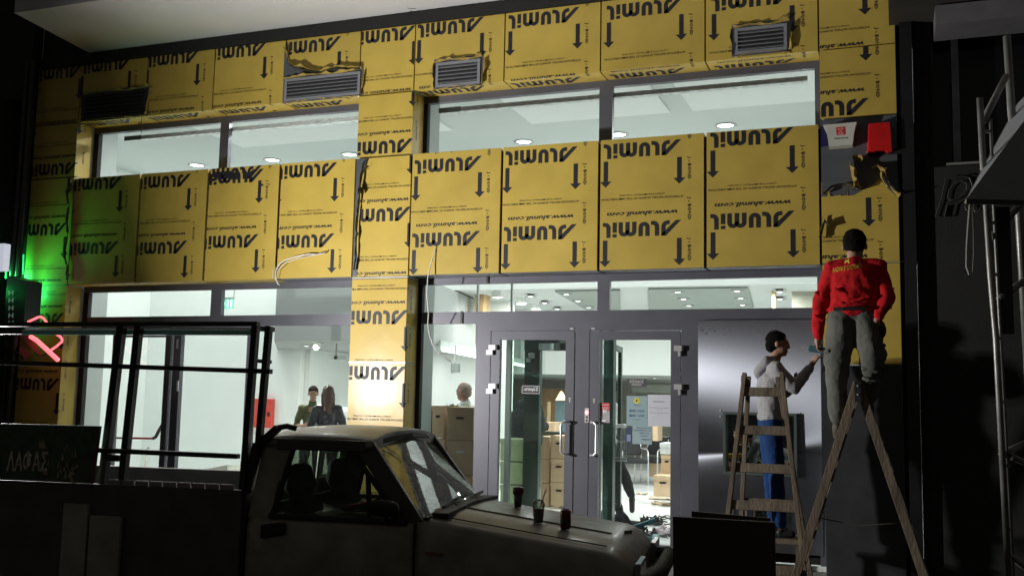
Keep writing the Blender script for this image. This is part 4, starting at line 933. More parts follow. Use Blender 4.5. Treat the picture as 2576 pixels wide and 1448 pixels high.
# lettering on his back: projected onto the sweatshirt surface
top = [c for c in bpy.data.objects if c.parent == pr and c.name.startswith('top')][0]
def decal(txt, px0, px1, py0, py1, m, target, name, poly=None, rot=0):
    from mathutils.bvhtree import BVHTree
    me = target.data; bv = BVHTree.FromPolygons([v.co.copy() for v in me.vertices], [tuple(p.vertices) for p in me.polygons])
    if poly: vs, fs = poly
    else: vs, fs = text_mesh(txt, True)
    P = []
    for u, v in vs:
        x = px0+(px1-px0)*u; y = py1+(py0-py1)*v+rot*(u-.5)
        d = ray(x, y).normalized(); h = bv.ray_cast(CAM, d)
        P.append(h[0]-d*.005 if h[0] else CAM+d*((yw-.1-CAM.y)/d.y))
    return MB().add(P, fs).build(name, m, pr)
YEL = mat('yellow_print', (.75, .55, .05), .6, var=0)
decal('\u0391\u039b\u039f\u03a5\u039c\u0399\u039d \u03a3\u03a5\u03a3\u03a4\u0397\u039c\u0391', 2094, 2168, 668, 679, YEL, top, 'back_lettering', rot=-12)
decal('M', 2124, 2137, 651, 662, YEL, top, 'back_emblem')
blob('tool_pouch', [('e', A(2215, 830, yw-.02), (.05, .06, .09)), ('e', A(2205, 808, yw-.02), (.04, .05, .04))], cloth('pouch_leather', (.06, .035, .02)), pr, disp=.02)
for kx, ky, nm_ in ((2086, 905, 'left'), (2216, 890, 'right')):
    c_ = A(kx, ky, yw-.02)
    blob('cargo_pocket', [('e', c_, (.045, .07, .095)), ('e', c_+V(0, -.01, .07), (.048, .075, .025)), ('e', c_+V(.0, .02, -.10), (.04, .07, .03))], KHAKI, pr, disp=.035, dscale=.05, voxel=.01, smooth=3)
for k, (kx, ky, w_) in enumerate(((2108, 935, .055), (2110, 962, .045), (2108, 1000, .05), (2109, 1030, .045), (2190, 930, .055), (2188, 955, .045), (2120, 845, .05), (2170, 842, .05))):
    c_ = A(kx, ky, yw-.065); blob('cloth_fold', [('c', c_+V(-w_, 0, .012), .022, c_+V(w_, .0, -.016), .02), ('c', c_+V(w_, .0, -.016), .02, c_+V(w_*1.3, .05, .01), .018)], KHAKI, pr, disp=.02, dscale=.04, voxel=.009, smooth=3)
for k, (kx, ky, w_, sl_) in enumerate(((2120, 735, .06, .03), (2165, 752, .07, -.02), (2145, 765, .09, .01), (2062, 745, .03, .03), (2060, 800, .03, .02), (2236, 735, .035, -.03), (2232, 768, .03, .02))):
    c_ = A(kx, ky, yw-.10 if 2080 < kx < 2200 else yw-.04); blob('shirt_fold', [('c', c_+V(-w_, 0, sl_), .017, c_+V(w_, .0, -sl_), .014)], REDT, pr, disp=.015, dscale=.04, voxel=.009, smooth=3)
MB().tube([A(2098, 778, yw-.11), A(2122, 776, yw-.135), A(2150, 775, yw-.14), A(2180, 776, yw-.13)], .016, 8).build('belt', BLACK, pr)
# ---- man in striped hoodie ----
ym = -.62
J = dict(pel=A(1938, 1062, ym), neck=A(1946, 908, ym), head=A(1957, 866, ym), sl=A(1930, 925, ym+.17), sr=A(1952, 928, ym-.17), el=A(1975, 985, ym+.18), er=A(1999, 975, ym-.14),
         wl=A(2000, 960, ym+.16), wr=A(2040, 920, ym-.02), hl=A(1935, 1072, ym+.09), hr=A(1940, 1072, ym-.09), kl=A(1940, 1195, ym+.11), kr=A(1953, 1200, ym-.09), al=A(1948, 1322, ym+.11), ar=A(1963, 1328, ym-.09),
         tl=A(1975, 1334, ym+.12), tr=A(1992, 1342, ym-.09))
def striped():
    m = cloth('striped_grey_hoodie', (.36, .36, .37)); nt = m.node_tree; L = nt.links.new; b = nt.nodes['Principled BSDF']
    tc = nt.nodes.new('ShaderNodeTexCoord'); wv = nt.nodes.new('ShaderNodeTexWave'); wv.bands_direction = 'Z'; wv.inputs['Scale'].default_value = 17; wv.inputs['Distortion'].default_value = .6; wv.inputs['Detail Scale'].default_value = 3
    L(tc.outputs['Object'], wv.inputs[0]); src = b.inputs['Base Color'].links[0].from_socket
    mx = nt.nodes.new('ShaderNodeMix'); mx.data_type = 'RGBA'; mx.inputs[7].default_value = (.12, .12, .14, 1)
    mr = nt.nodes.new('ShaderNodeMapRange'); mr.inputs[1].default_value = .80; mr.inputs[2].default_value = .92; mr.inputs[4].default_value = .75
    L(wv.outputs['Fac'], mr.inputs[0]); L(mr.outputs[0], mx.inputs[0]); L(src, mx.inputs[6]); L(mx.outputs[2], b.inputs['Base Color']); return m
HOOD = striped()
pm, T2, M2 = person('man in grey striped hoodie and blue trousers reaching up beside the metal sheet', J, (1, .15, 0), HOOD, cloth('blue_work_trousers', (.014, .045, .15)), head_tilt=.05, fit=1.05, hr=dict(d=(.5, .1, .9), n=(.6, .5, 0), curl=.7), torso_w=.95)
blob('hood', [('c', A(1908, 935, ym-.06), .05, A(1928, 908, ym-.10), .055), ('c', A(1928, 908, ym-.10), .05, A(1945, 905, ym-.05), .04), ('c', A(1908, 935, ym-.06), .05, A(1918, 950, ym+.05), .045)], HOOD, pm, disp=.02)
# ---- third person seen through the opening ----
yo = .50
J = dict(pel=A(1965, 1150, yo+.25), neck=A(1893, 1108, yo+.12), head=A(1868, 1092, yo+.05), sl=A(1905, 1105, yo+.28), sr=A(1905, 1120, yo), el=A(1890, 1165, yo+.2), er=A(1880, 1170, yo), wl=A(1850, 1172, yo+.06), wr=A(1842, 1178, yo-.06),
         hl=A(1965, 1155, yo+.3), hr=A(1965, 1155, yo+.2), kl=A(1970, 1200, yo+.3), kr=A(1970, 1200, yo+.2), al=A(1970, 1240, yo+.3), ar=A(1970, 1240, yo+.2))
person('crouching person leaning through the square opening in the metal sheet', J, (-.8, -.5, -.1), cloth('grey_top', (.22, .25, .24)), KHAKI, seen_legs=False, head_tilt=.4, scale=.95)
# ---- couple inside ----
yc = 3.2
def standing(px_head, py_head, Y, face, hgt=1.72, lean=0, arms='down', s=1.0, tr=None):
    h = A(px_head, py_head, Y); r, f, u = basis(face); z = h.z; k = hgt/1.72
    P = lambda x, y, dz: Vector((h.x, h.y, 0))+r*x+f*y+Vector((0, 0, z+dz*k))
    J = dict(head=h, neck=P(0, -.03, -.13), sl=P(-.165*s, -.04, -.235), sr=P(.165*s, -.04, -.235), pel=P(0, -.08, -.72), hl=P(-.09, -.08, -.74), hr=P(.09, -.08, -.74),
             kl=P(-.10, -.03, -1.15), kr=P(.10, -.05, -1.15), al=P(-.11, -.08, -1.53), ar=P(.11, -.10, -1.53))
    if arms == 'down': J.update(el=P(-.25, -.06, -.50), er=P(.25, -.06, -.50), wl=P(-.25, .03, -.74), wr=P(.25, .03, -.74))
    else: J.update(el=P(-.24, -.04, -.50), er=P(.24, -.04, -.50), wl=P(-.12, .20, -.52), wr=P(.12, .20, -.50))
    return J
person('young man in olive T-shirt looking down inside the left window', standing(788, 990, yc+.15, (.55, -.9, 0), 1.66, arms='front'), (.55, -.9, 0), cloth('olive_shirt', (.10, .12, .05)), cloth('dark_trousers', (.03, .03, .035)), head_tilt=.3, sleeves=False, scale=.93, fit=.92)
person('woman with long brown hair and shiny black jacket beside the man in olive', standing(826, 990, yc-.15, (-.45, .85, 0), 1.64, arms='front'), (-.45, .85, 0), mat('black_puffer', (.012, .014, .02), .3, var=.2, bump=.6, bscale=12), cloth('dark_trousers', (.03, .03, .035)), hair_col=mat('brown_hair', (.06, .026, .014), .5, var=.3, vscale=60, bump=.8, bscale=100), hair='long', scale=.96, fit=1.0, torso_w=.92, jacket_len=.03)
# bald man behind the boxes
person('older man with cropped grey hair in a white shirt behind the stacked boxes', standing(1166, 985, 1.9, (-1, .2, 0), 1.66), (-1, .2, 0), cloth('white_shirt', (.60, .62, .60)), cloth('dark_trousers', (.03, .03, .035)), hair='cropped', hair_col=mat('grey_hair', (.28, .22, .17), .7, var=.2), head_tilt=.1, scale=1.02)
person('man in bulky dark jacket behind the post of the left door', standing(1335, 985, 3.95, (.5, .85, 0), 1.72, arms='front'), (.5, .85, 0), cloth('dark_jacket', (.014, .018, .020)), cloth('dark_trousers', (.03, .03, .035)), scale=1.08, fit=1.55, torso_w=1.15, jacket_len=.12)
# walking person half hidden by the inner door
yk = 3.0
J = dict(pel=A(1528, 1118, yk), neck=A(1530, 1000, yk), head=A(1532, 975, yk), sl=A(1518, 1020, yk), sr=A(1542, 1020, yk), el=A(1515, 1065, yk), er=A(1545, 1065, yk), wl=A(1520, 1100, yk), wr=A(1540, 1100, yk), hl=A(1522, 1125, yk), hr=A(1536, 1125, yk),
         kl=A(1545, 1185, yk), kr=A(1572, 1200, yk), al=A(1548, 1265, yk), ar=A(1590, 1248, yk+.1), tl=A(1535, 1278, yk), tr=A(1590, 1283, yk+.1))
person('walking person in dark trousers seen between the inner door posts', J, (-1, .2, 0), cloth('white_shirt', (.60, .62, .60)), cloth('charcoal_trousers', (.02, .022, .025)), shoe=BLACK)
# clutter inside the right door
blob('bag_body', [('e', atz(1562, 1345, FZ)+V(0, 0, .13), (.11, .15, .14)), ('c', atz(1560, 1345, FZ)+V(0, 0, .2), .06, atz(1556, 1340, FZ)+V(0, 0, .36), .035), ('e', atz(1590, 1345, FZ)+V(0, 0, .08), (.17, .14, .09))], cloth('black_canvas', (.012, .013, .016)), bag, disp=.05, voxel=.016)
tcs = thing('tool_case', tuple(atz(1605, 1360, FZ)), 'open teal tool case with raised lid on the floor inside the door', 'tool case')
TEAL = mat('teal_plastic', (.02, .14, .17), .4, var=.1); p = atz(1618, 1372, FZ); p.y = max(p.y, .5)
MB().box(p.x-.2, p.x+.12, p.y, p.y+.3, FZ, FZ+.1).build('case_base', TEAL, tcs, bevel=.01)
MB().hexa([p+V(-.30, .12, .10), p+V(.06, .30, .22), p+V(.04, .36, .22), p+V(-.32, .18, .10), p+V(-.30, .12, .13), p+V(.06, .30, .27), p+V(.04, .36, .27), p+V(-.32, .18, .13)]).build('case_lid', TEAL, tcs)
m_ = MB()
for k in range(14):
    c = p+V(random.uniform(-.18, .1), random.uniform(.03, .25), .1); m_.bar(c, c+V(random.uniform(-.08, .08), random.uniform(-.05, .05), random.uniform(.02, .09)), .02, .02)
m_.build('tools', BLACK, tcs, kind='stuff')
cl = thing('cable_heap', tuple(atz(1660, 1330, FZ)), 'heap of cables, cloths and small tools on the white floor in the doorway', 'clutter')
m_ = MB()
for k in range(16):
    c = atz(1660+random.uniform(-35, 22), 1325+random.uniform(-22, 30), FZ); P = []; r = random.uniform(.04, .13); a0 = random.random()*6
    for j in range(10): P.append(c+V(r*math.cos(a0+j*.6)*(1+.2*random.random()), r*math.sin(a0+j*.6), .012+.03*random.random()))
    m_.tube(P, .006+.004*random.random(), 6)
m_.build('cables', BLACK, cl, kind='stuff')
def rag(px, py, r, m, label, name='rag', h=.05):
    c = atz(px, py, FZ); t = thing(name, tuple(c), label, name.replace('_', ' ')); n = 14; P = []; F = []
    for i in range(n):
        for j in range(n):
            u, v = (i/(n-1)-.5)*2, (j/(n-1)-.5)*2; k = 1-.3*random.random()*(abs(u) > .85 or abs(v) > .85)
            P.append(c+V(u*r*k, v*r*.7*k, .004+h*max(0, mnoise.noise(V(u*2.3+px, v*2.3, 0))+.25)))
    for i in range(n-1):
        for j in range(n-1): F.append((i*n+j, (i+1)*n+j, (i+1)*n+j+1, i*n+j+1))
    MB().add(P, F).build('crumpled_sheet', m, t, smooth=True); return t
rag(1672, 1345, .16, cloth('pale_cloth', (.6, .52, .55)), 'crumpled pale pinkish cloth on the floor at the door', h=.16)
rag(1640, 1318, .15, cloth('dark_cloth', (.03, .035, .035)), 'crumpled dark cloth among the cables at the door', h=.14)
rag(1675, 1255, .28, mat('torn_card', (.55, .45, .33), .8), 'flattened scrap of cardboard on the floor by the boxes', 'cardboard_scrap')
rag(1670, 1268, .2, mat('torn_card', (.55, .45, .33), .8), 'second torn cardboard scrap lying in front of the first', 'cardboard_scrap')
rag(1615, 1243, .10, mat('torn_card', (.55, .45, .33), .8), 'small torn cardboard scrap furthest left on the floor', 'cardboard_scrap')
rag(1685, 1225, .2, cloth('black_net', (.02, .025, .025)), 'crumpled black netting against the floor box', 'netting', h=.2)

# ================================================================== LADDERS
def stepladder(name, label, apex, feet_front, feet_back, half_top, half_bot, axis, rungs, extra_top=.0, rail=(.036, .060)):
    """apex: point; feet: points on the ground; axis: unit vector along the rungs"""
    t = thing(name, tuple((Vector(feet_front)+Vector(feet_back))/2), label, 'ladder'); ax = Vector(axis)
    for which, ft in (('front', feet_front), ('rear', feet_back)):
        ft = Vector(ft); ht, hb = (half_top, half_bot) if which == 'front' else (half_top-.035, half_bot-.035)
        top_ = Vector(apex); d = (top_-ft)
        for s in (-1, 1):
            MB().bar(ft+ax*s*hb, top_+ax*s*ht+d.normalized()*(extra_top if which == 'front' else 0), rail[0], rail[1], ref=ax.cross(d)).build('rail', WOODL, t, bevel=.003)
        for f in (rungs if which == 'front' else rungs[1::2]):
            c = ft.lerp(top_, f); h = hb+(ht-hb)*f
            MB().bar(c-ax*(h-.01), c+ax*(h-.01), .026, .078 if which == 'front' else .05, ref=d).build('rung', WOODL, t, bevel=.003)
    ap_ = Vector(apex)
    for s in (-1, 1):
        MB().bar(ap_+ax*s*(half_top+.025)-Vector((0, 0, .16)), ap_+ax*s*(half_top+.025)+Vector((0, 0, .01)), .006, .05, ref=Vector((ax.y, ax.x, 0))).build('hinge_plate', DARK, t)
        for k in (.03, .10): MB().lathe(ap_+ax*s*(half_top+.03)-Vector((0, 0, k)), [(0, -.006), (.008, -.004), (.008, .004), (0, .006)], 8, 'X' if abs(ax.x) > .5 else 'Y').build('bolt', SILVER, t)
    a_ = Vector(feet_front).lerp(ap_, .38); b_ = Vector(feet_back).lerp(ap_, .38)
    MB().tube([a_, (a_+b_)/2-Vector((0, 0, .05)), b_], .005, 6).build('spreader_rope', mat('old_rope', (.08, .07, .05), .9), t)
    return t
yl = -1.05
ap = (A(1870, 948, yl)+A(1970, 946, yl))/2
def foot(px, py, Y, z=.135):   # continue a rail line to the ground
    return V(PX(px, py, Y), Y, z)
hw_t = (PX(1970, 946, yl)-PX(1870, 948, yl))/2
gx = (PX(1837, 1299, yl-.28)+PX(2010, 1330, yl-.28))/2
rz = [(PZ(1920, y, yl-.1)-.135)/(ap.z-.135) for y in (1412, 1268, 1176, 1082, 985)]
stepladder('stepladder', 'wooden stepladder seen face on in front of the man in the striped hoodie', ap, V(gx, yl-.42, .135), V(gx+.02, yl+.30, .135), hw_t-.012, .36, (1, 0, 0), [.14]+rz[1:], extra_top=.03)
a0 = A(2150, 962, -1.22); l1 = A(2004, 1448, -1.22); r1 = A(2324, 1448, -1.22)
kf = (a0.z-.135)/(a0.z-l1.z); fl_ = a0+(l1-a0)*kf; kr_ = (a0.z-.135)/(a0.z-r1.z); fr_ = a0+(r1-a0)*kr_
stepladder('stepladder', 'wooden stepladder seen side on, spread wide beneath the man in red', V(a0.x+.03, -1.22, a0.z), V(fl_.x, -1.22, .135), V(fr_.x, -1.22, .135), .17, .28, (0, 1, 0), [.14, .29, .44, .58, .72, .86], rail=(.030, .068))
# small step the hoodie man stands on
sp = thing('step_stool', (J['al'].x, -.6, .13), 'low wooden step under the man in the striped hoodie', 'step stool'); b_ = A(1963, 1345, ym)
b_.z = A(1963, 1345, ym).z-.01
MB().box(b_.x-.2, b_.x+.22, ym-.2, ym+.2, b_.z-.04, b_.z).build('step_board', WOODL, sp, bevel=.004)
for sx in (-.17, .17):
    for sy in (-.16, .16): MB().box(b_.x+sx-.02, b_.x+sx+.02, ym+sy-.02, ym+sy+.02, .13, b_.z-.04).build('leg', WOODL, sp)
# cordless drill in the air between the two men
dr = thing('cordless_drill', tuple(A(2062, 885, yw+.12)), 'cordless drill held low in the left hand of the man in red', 'drill'); c = A(2064, 884, yw+.16)
MB().bar(c+V(-.10, .0, .03), c+V(.07, 0, .0), .055, .06).build('drill_body', mat('drill_teal', (.05, .14, .16), .4), dr, bevel=.01)
MB().bar(c+V(-.16, .0, .04), c+V(-.10, 0, .03), .02, .02).build('chuck', SILVER, dr); MB().bar(c+V(.02, 0, .0), c+V(.06, 0, -.12), .035, .05).build('grip', BLACK, dr, bevel=.008)
MB().box(c.x+.01, c.x+.11, c.y-.035, c.y+.035, c.z-.17, c.z-.12).build('battery', BLACK, dr, bevel=.006)
yd = thing('yellow_drill', tuple(A(1845, 1160, .45)), 'yellow and black drill in the hands of the crouching person', 'drill'); c = A(1850, 1150, .42)
MB().bar(c+V(-.10, -.02, .01), c+V(.08, .03, .02), .05, .055).build('drill_body', mat('drill_yellow', (.6, .42, .03), .4), yd, bevel=.01); MB().bar(c+V(.05, .02, 0), c+V(.09, .03, -.1), .04, .05).build('grip', BLACK, yd, bevel=.008)
# dark boards leaning low in front
db = thing('dark_board', (PX(1820, 1305, -4.2), -4.2, .13), 'dark board standing on edge in the foreground before the ladder', 'board')
a, b = A(1692, 1298, -4.2), A(1948, 1313, -4.2)
MB().hexa([(a.x+.03, -4.28, .0), (b.x+.02, -4.28, .0), (b.x+.02, -4.24, .0), (a.x+.03, -4.24, .0), (a.x, -4.20, a.z), (b.x, -4.20, b.z), (b.x, -4.16, b.z), (a.x, -4.16, a.z)]).build('front_board', mat('dark_brown_board', (.03, .022, .018), .6, var=.2), db, bevel=.004)
MB().hexa([(a.x+.13, -4.23, .0), (b.x-.02, -4.23, .0), (b.x-.02, -4.20, .0), (a.x+.13, -4.20, .0), (a.x+.1, -4.14, a.z+.03), (b.x-.03, -4.14, b.z+.015), (b.x-.03, -4.12, b.z+.015), (a.x+.1, -4.12, a.z+.03)]).build('rear_board', mat('dark_brown_board', (.03, .022, .018), .6), db)
for k, (x0, x1, y0, y1) in enumerate(((1830, 1846, 1266, 1302), (1875, 1899, 1268, 1304))):
    a, b = A(x0, y1+70, .1), A(x1, y0, .1); t = thing('stacked_box', (a.x, .1, .13), 'small dark box standing at the foot of the metal sheet, %s of two' % ('left' if k == 0 else 'right'), 'box')
    MB().box(a.x, b.x, .08, .2, .13, b.z).build('box_body', mat('dull_board', (.16, .15, .14), .7), t, bevel=.005); MB().box(a.x+.02, b.x-.02, .074, .0795, b.z-.12, b.z-.05).build('box_label', DARK, t)

# ================================================================== PICKUP TRUCK
ta = R_(7.5); TF_ = V(math.cos(ta), math.sin(ta), 0); TN_ = V(-math.sin(ta), math.cos(ta), 0); TP = V(PX(1046.6, 1312.4, -4.6), -4.6, 0)
def K(s, w_, z): return TP+TF_*s+TN_*w_+V(0, 0, z)
def tk(px, py, w_=0):
    d = ray(px, py); t = ((TP+TN_*w_-CAM).dot(TN_))/d.dot(TN_); p = CAM+d*t-TP; return p.dot(TF_), p.z
truck = thing('pickup_truck', tuple(K(-.5, .72, 0)), 'dusty grey pickup truck with a black steel rack parked across the foreground', 'pickup truck')
TW = 1.45
def loft(name, secs, m, parent=truck, closed=True, cap=True, smooth=True):
    mb = MB(); n = len(secs[0]); P = [K(*p) for s in secs for p in s]; F = []
    for i in range(len(secs)-1):
        for j in range(n if closed else n-1): F.append((i*n+j, i*n+(j+1) % n, (i+1)*n+(j+1) % n, (i+1)*n+j))
    if cap: F += [tuple(range(n)), tuple((len(secs)-1)*n+j for j in range(n))]
    mb.add(P, F); o = mb.build(name, m, parent, smooth)
    if smooth:
        for p in o.data.polygons:
            p.use_smooth = len(p.vertices) <= 4
    return o
# hood and front fenders: cross sections across the width
def hood_sec(s):
    ztop = 1.035-.125*max(0, s)-(.10*max(0, (s-1.12)/.17)**2.2 if s > 1.12 else 0)
    zl = .35; e = .07; cr = .035; inset = .0 if s < 1.0 else .06*((s-1.0)/.3)**2
    P = [(s, inset, zl), (s, inset-.005, ztop-.28), (s, inset+.0, ztop-.10), (s, inset+.02, ztop-.035), (s, inset+e, ztop-.005)]
    P += [(s, .25, ztop+cr*.55), (s, .27, ztop+cr*.75), (s, .5, ztop+cr), (s, TW/2, ztop+cr*1.1), (s, TW-.5, ztop+cr), (s, TW-.27, ztop+cr*.75), (s, TW-.25, ztop+cr*.55)]
    P += [(s, TW-inset-e, ztop-.005), (s, TW-inset-.02, ztop-.035), (s, TW-inset, ztop-.10), (s, TW-inset+.005, ztop-.28), (s, TW-inset, zl)]
    return P
loft('hood', [hood_sec(s) for s in (.0, .08, .2, .35, .5, .65, .8, .95, 1.05, 1.13, 1.19, 1.24, 1.28, 1.30)], TRUCK)
# seams, crease and badge on the hood
def zhood(s, w_): 
    u = abs(w_-TW/2)/(TW/2); return 1.035-.125*max(0, s)+.035*1.1*(1-.9*u*u)+.001
mb = MB(); mb.tube([K(s, .125, zhood(s, .125)-.002) for s in [.05+.06*i for i in range(19)]], .004, 6); mb.build('hood_seam', GAP, truck)
MB().tube([K(s, .50, zhood(s, .5)+.002) for s in [.15+.06*i for i in range(17)]], .006, 6).build('hood_crease', TRUCK, truck, smooth=True)
MB().bar(K(1.17, .66, zhood(1.17, .7)-.008), K(1.2, .80, zhood(1.2, .7)-.016), .03, .006).build('hood_badge', DARK, truck)
for s_, w_, l in ((.42, .55, .12), (.62, .35, .09), (.75, .7, .1), (.95, .5, .12), (.35, .8, .06), (.9, .8, .08)):
    MB().add([K(s_, w_, zhood(s_, w_)+.002), K(s_+l, w_+.02, zhood(s_+l, w_)+.002), K(s_+l, w_+.035, zhood(s_+l, w_)+.002), K(s_, w_+.015, zhood(s_, w_)+.002)], [(0, 1, 2, 3)]).build('paint_scratch', mat('pale_scratch', (.6, .62, .55), .3), truck)
# doors and lower cab
loft('cab_lower', [[(s, 0.0, .35), (s, -.008, .7), (s, 0.0, .94), (s, .03, .995+.0*s), (s, TW-.03, .995), (s, TW, .94), (s, TW+.008, .7), (s, TW, .35)] for s in (-1.10, -1.06, -.5, -.012)], TRUCK)
MB().bar(K(-.006, -.004, .35), K(-.006, -.004, 1.0), .010, .012).build('door_gap', GAP, truck)
a = .975
d0, d1 = tk(652, 1313), tk(720, 1334)
hb_ = MB(); hb_.hexa([K(d0[0]+.02, -.022, d0[1]-.095), K(d1[0], -.022, d1[1]-.02), K(d1[0], -.004, d1[1]-.02), K(d0[0]+.02, -.004, d0[1]-.095), K(d0[0]+.02, -.022, d0[1]-.01), K(d1[0], -.022, d1[1]+.055), K(d1[0], -.004, d1[1]+.055), K(d0[0]+.02, -.004, d0[1]-.01)])
hb_.build('door_handle', BLACK, truck, bevel=.008)
m0 = tk(1093, 1389); MB().bar(K(m0[0]-.05, -.012, m0[1]), K(m0[0]+.05, -.012, m0[1]-.003), .012, .03).build('side_marker', mat('amber_lens', (.2, .1, .03), .25), truck)
# greenhouse
ZR = 1.475
def roofz(s, w_): u = abs(w_-TW/2)/(TW/2-.055); return ZR+.012+.062*(1-u**3)-.026*abs((s+.68)/.37)**3
rs = [-1.05, -1.02, -.95, -.85, -.68, -.5, -.40, -.345, -.32]
ws = [.055, .085, .17, .35, .55, TW/2, TW-.55, TW-.35, TW-.17, TW-.085, TW-.055]
P = [[(s, w_, roofz(s, w_)-(.015 if w_ in (.055, TW-.055) else 0)) for w_ in ws]+[(s, w_, ZR-.05) for w_ in reversed(ws)] for s in rs]
loft('roof', P, TRUCK)
def tbar(p, q_, wx, wy, name='pillar', m=TRUCK_SHADE, ref=None): return MB().bar(K(*p), K(*q_), wx, wy, ref=ref or TN_).build(name, m, truck, bevel=.008)
for sw in (0, 1):
    w0, w1 = (.03, .075) if sw == 0 else (TW-.03, TW-.075)
    dw = .045*(1-2*sw)
    def pil(nm, q4, m): 
        P = [K(s_, w0 if z_ < 1.2 else w1, z_) for s_, z_ in q4]+[K(s_, (w0 if z_ < 1.2 else w1)+dw, z_) for s_, z_ in q4]
        MB().hexa([P[0], P[1], P[5], P[4], P[3], P[2], P[6], P[7]]).build(nm, m, truck, bevel=.008)
    pil('windscreen_pillar', [(-.085, .99), (.055, .98), (-.325, ZR), (-.46, ZR-.02)], TRUCK_SHADE)
    pil('rear_pillar', [(-1.12, .98), (-.955, .98), (-.845, ZR-.02), (-1.045, ZR-.005)], TRUCK)
    tbar((-.955, w1, ZR-.035), (-.36, w1, ZR-.035), .07, .045, 'door_top_frame', TRUCK_SHADE)
    tbar((-.97, w0+(.005 if sw == 0 else -.005), 1.0), (-.06, w0+(.005 if sw == 0 else -.005), 1.0), .035, .05, 'door_sill_trim', DARK)
    tbar((-.945, w0-.006*(1-2*sw), 1.0), (-.84, w1-.006*(1-2*sw), ZR-.05), .03, .03, 'window_rubber', RUB)
    tbar((-.095, w0-.006*(1-2*sw), 1.0), (-.465, w1-.006*(1-2*sw), ZR-.05), .03, .03, 'window_rubber', RUB)
    tbar((-.31, w0+.01*(1-2*sw), 1.0), (-.335, w1*.5+w0*.5, 1.27), .03, .025, 'quarter_window_bar', RUB)
    MB().add([K(-.96, w0, 1.0), K(-.05, w0, 1.0), K(-.37, w1, ZR-.04), K(-.90, w1, ZR-.04)], [(0, 1, 2, 3)]).build('side_glass', CARGLASS, truck)
# windscreen, wipers, rear glass
MB().add([K(.04, .06, 1.02), K(.10, TW/2, 1.04), K(.04, TW-.06, 1.02), K(-.35, TW-.13, ZR-.03), K(-.31, TW/2, ZR+.0), K(-.35, .13, ZR-.03)], [(0, 1, 4, 5), (1, 2, 3, 4)]).build('windscreen', glassmat('windscreen_glass', (.27, .29, .25), haze=.42, refl=.28), truck, smooth=True)
MB().bar(K(.045, .05, 1.015), K(.11, TW/2, 1.035), .03, .03).bar(K(.11, TW/2, 1.035), K(.045, TW-.05, 1.015), .03, .03).build('windscreen_rubber', RUB, truck)
MB().bar(K(-.345, .12, ZR-.015), K(-.30, TW/2, ZR+.02), .03, .03).bar(K(-.30, TW/2, ZR+.02), K(-.345, TW-.12, ZR-.015), .03, .03).build('windscreen_rubber', RUB, truck)
MB().tube([K(.16, .40, 1.045), K(.10, .50, 1.075), K(.03, .95, 1.11)], .008, 6).tube([K(.075, .30, 1.07), K(.06, .62, 1.09), K(.05, .93, 1.09)], .009, 6).build('wiper', RUB, truck)
MB().tube([K(.17, .80, 1.055), K(.12, .95, 1.075), K(.06, 1.30, 1.08)], .008, 6).tube([K(.10, .75, 1.06), K(.085, 1.02, 1.085), K(.06, 1.33, 1.08)], .009, 6).build('wiper', RUB, truck)
loft('cowl_panel', [[(s, .1, 1.03), (s, TW-.1, 1.03), (s, TW-.1, 1.055), (s, TW/2, 1.075), (s, .1, 1.055)] for s in (.07, .17)], RUB, smooth=False)
fr = MB(); zr0, zr1, wr0, wr1 = 1.06, 1.39, .20, TW-.20
fr.hexa([K(-1.08, .05, .95), K(-1.08, TW-.05, .95), K(-1.05, TW-.05, .95), K(-1.05, .05, .95), K(-1.05, .05, zr0), K(-1.05, TW-.05, zr0), K(-1.02, TW-.05, zr0), K(-1.02, .05, zr0)])
for a_, b_ in ((.06, wr0), (wr1, TW-.06)): fr.hexa([K(-1.05, a_, zr0), K(-1.05, b_, zr0), K(-1.02, b_, zr0), K(-1.02, a_, zr0), K(-.99, a_+.03, zr1+.07), K(-.99, b_, zr1+.07), K(-.96, b_, zr1+.07), K(-.96, a_+.03, zr1+.07)])
fr.build('rear_panel', DARK, truck)
MB().add([K(-1.035, wr0, zr0), K(-1.035, wr1, zr0), K(-.98, wr1, zr1+.05), K(-.98, wr0, zr1+.05)], [(0, 1, 2, 3)]).build('rear_glass', CARGLASS, truck)
MB().tube([K(-1.02, TW/2+.1, zr0), K(-.99, TW/2+.1, zr1+.05)], .012, 6).build('rear_window_bar', SILVER, truck)
# seats, steering wheel, dashboard, mirrors
for w_ in (.38, 1.05):
    blob('seat', [('c', K(-.86, w_-.12, .80), .10, K(-.86, w_+.12, .80), .10), ('c', K(-.90, w_-.13, 1.0), .085, K(-.90, w_+.13, 1.0), .085), ('c', K(-.93, w_-.09, 1.17), .075, K(-.93, w_+.09, 1.17), .075), ('c', K(-.94, w_-.09, 1.25), .055, K(-.94, w_+.09, 1.25), .055), ('c', K(-.55, w_-.15, .80), .09, K(-.8, w_+.15, .80), .09)], cloth('dark_seat_cloth', (.02, .02, .022)), truck, voxel=.02)
loft('dashboard', [[(-.28, w_, .8), (.02, w_, .8), (.02, w_, 1.015), (-.10, w_, 1.045), (-.26, w_, 1.0)] for w_ in (.04, TW-.04)], DARK, smooth=False)
c = K(-.36, .40, 1.06); ring = [c+(TN_*math.cos(k*.3142)+(V(0, 0, 1)*.85+TF_*.5).normalized()*math.sin(k*.3142))*.17 for k in range(21)]
MB().tube(ring, .013, 8, caps=False).tube([ring[0], c, ring[10]], .012, 6).tube([c, K(-.2, .40, .95)], .02, 6).build('steering_wheel', BLACK, truck, smooth=True)
bags = blob('bag_on_seat', [('e', K(-.55, .6, .93), (.2, .16, .12)), ('e', K(-.45, .85, .96), (.13, .13, .11))], cloth('black_canvas', (.012, .013, .016)), truck, voxel=.02, disp=.05)
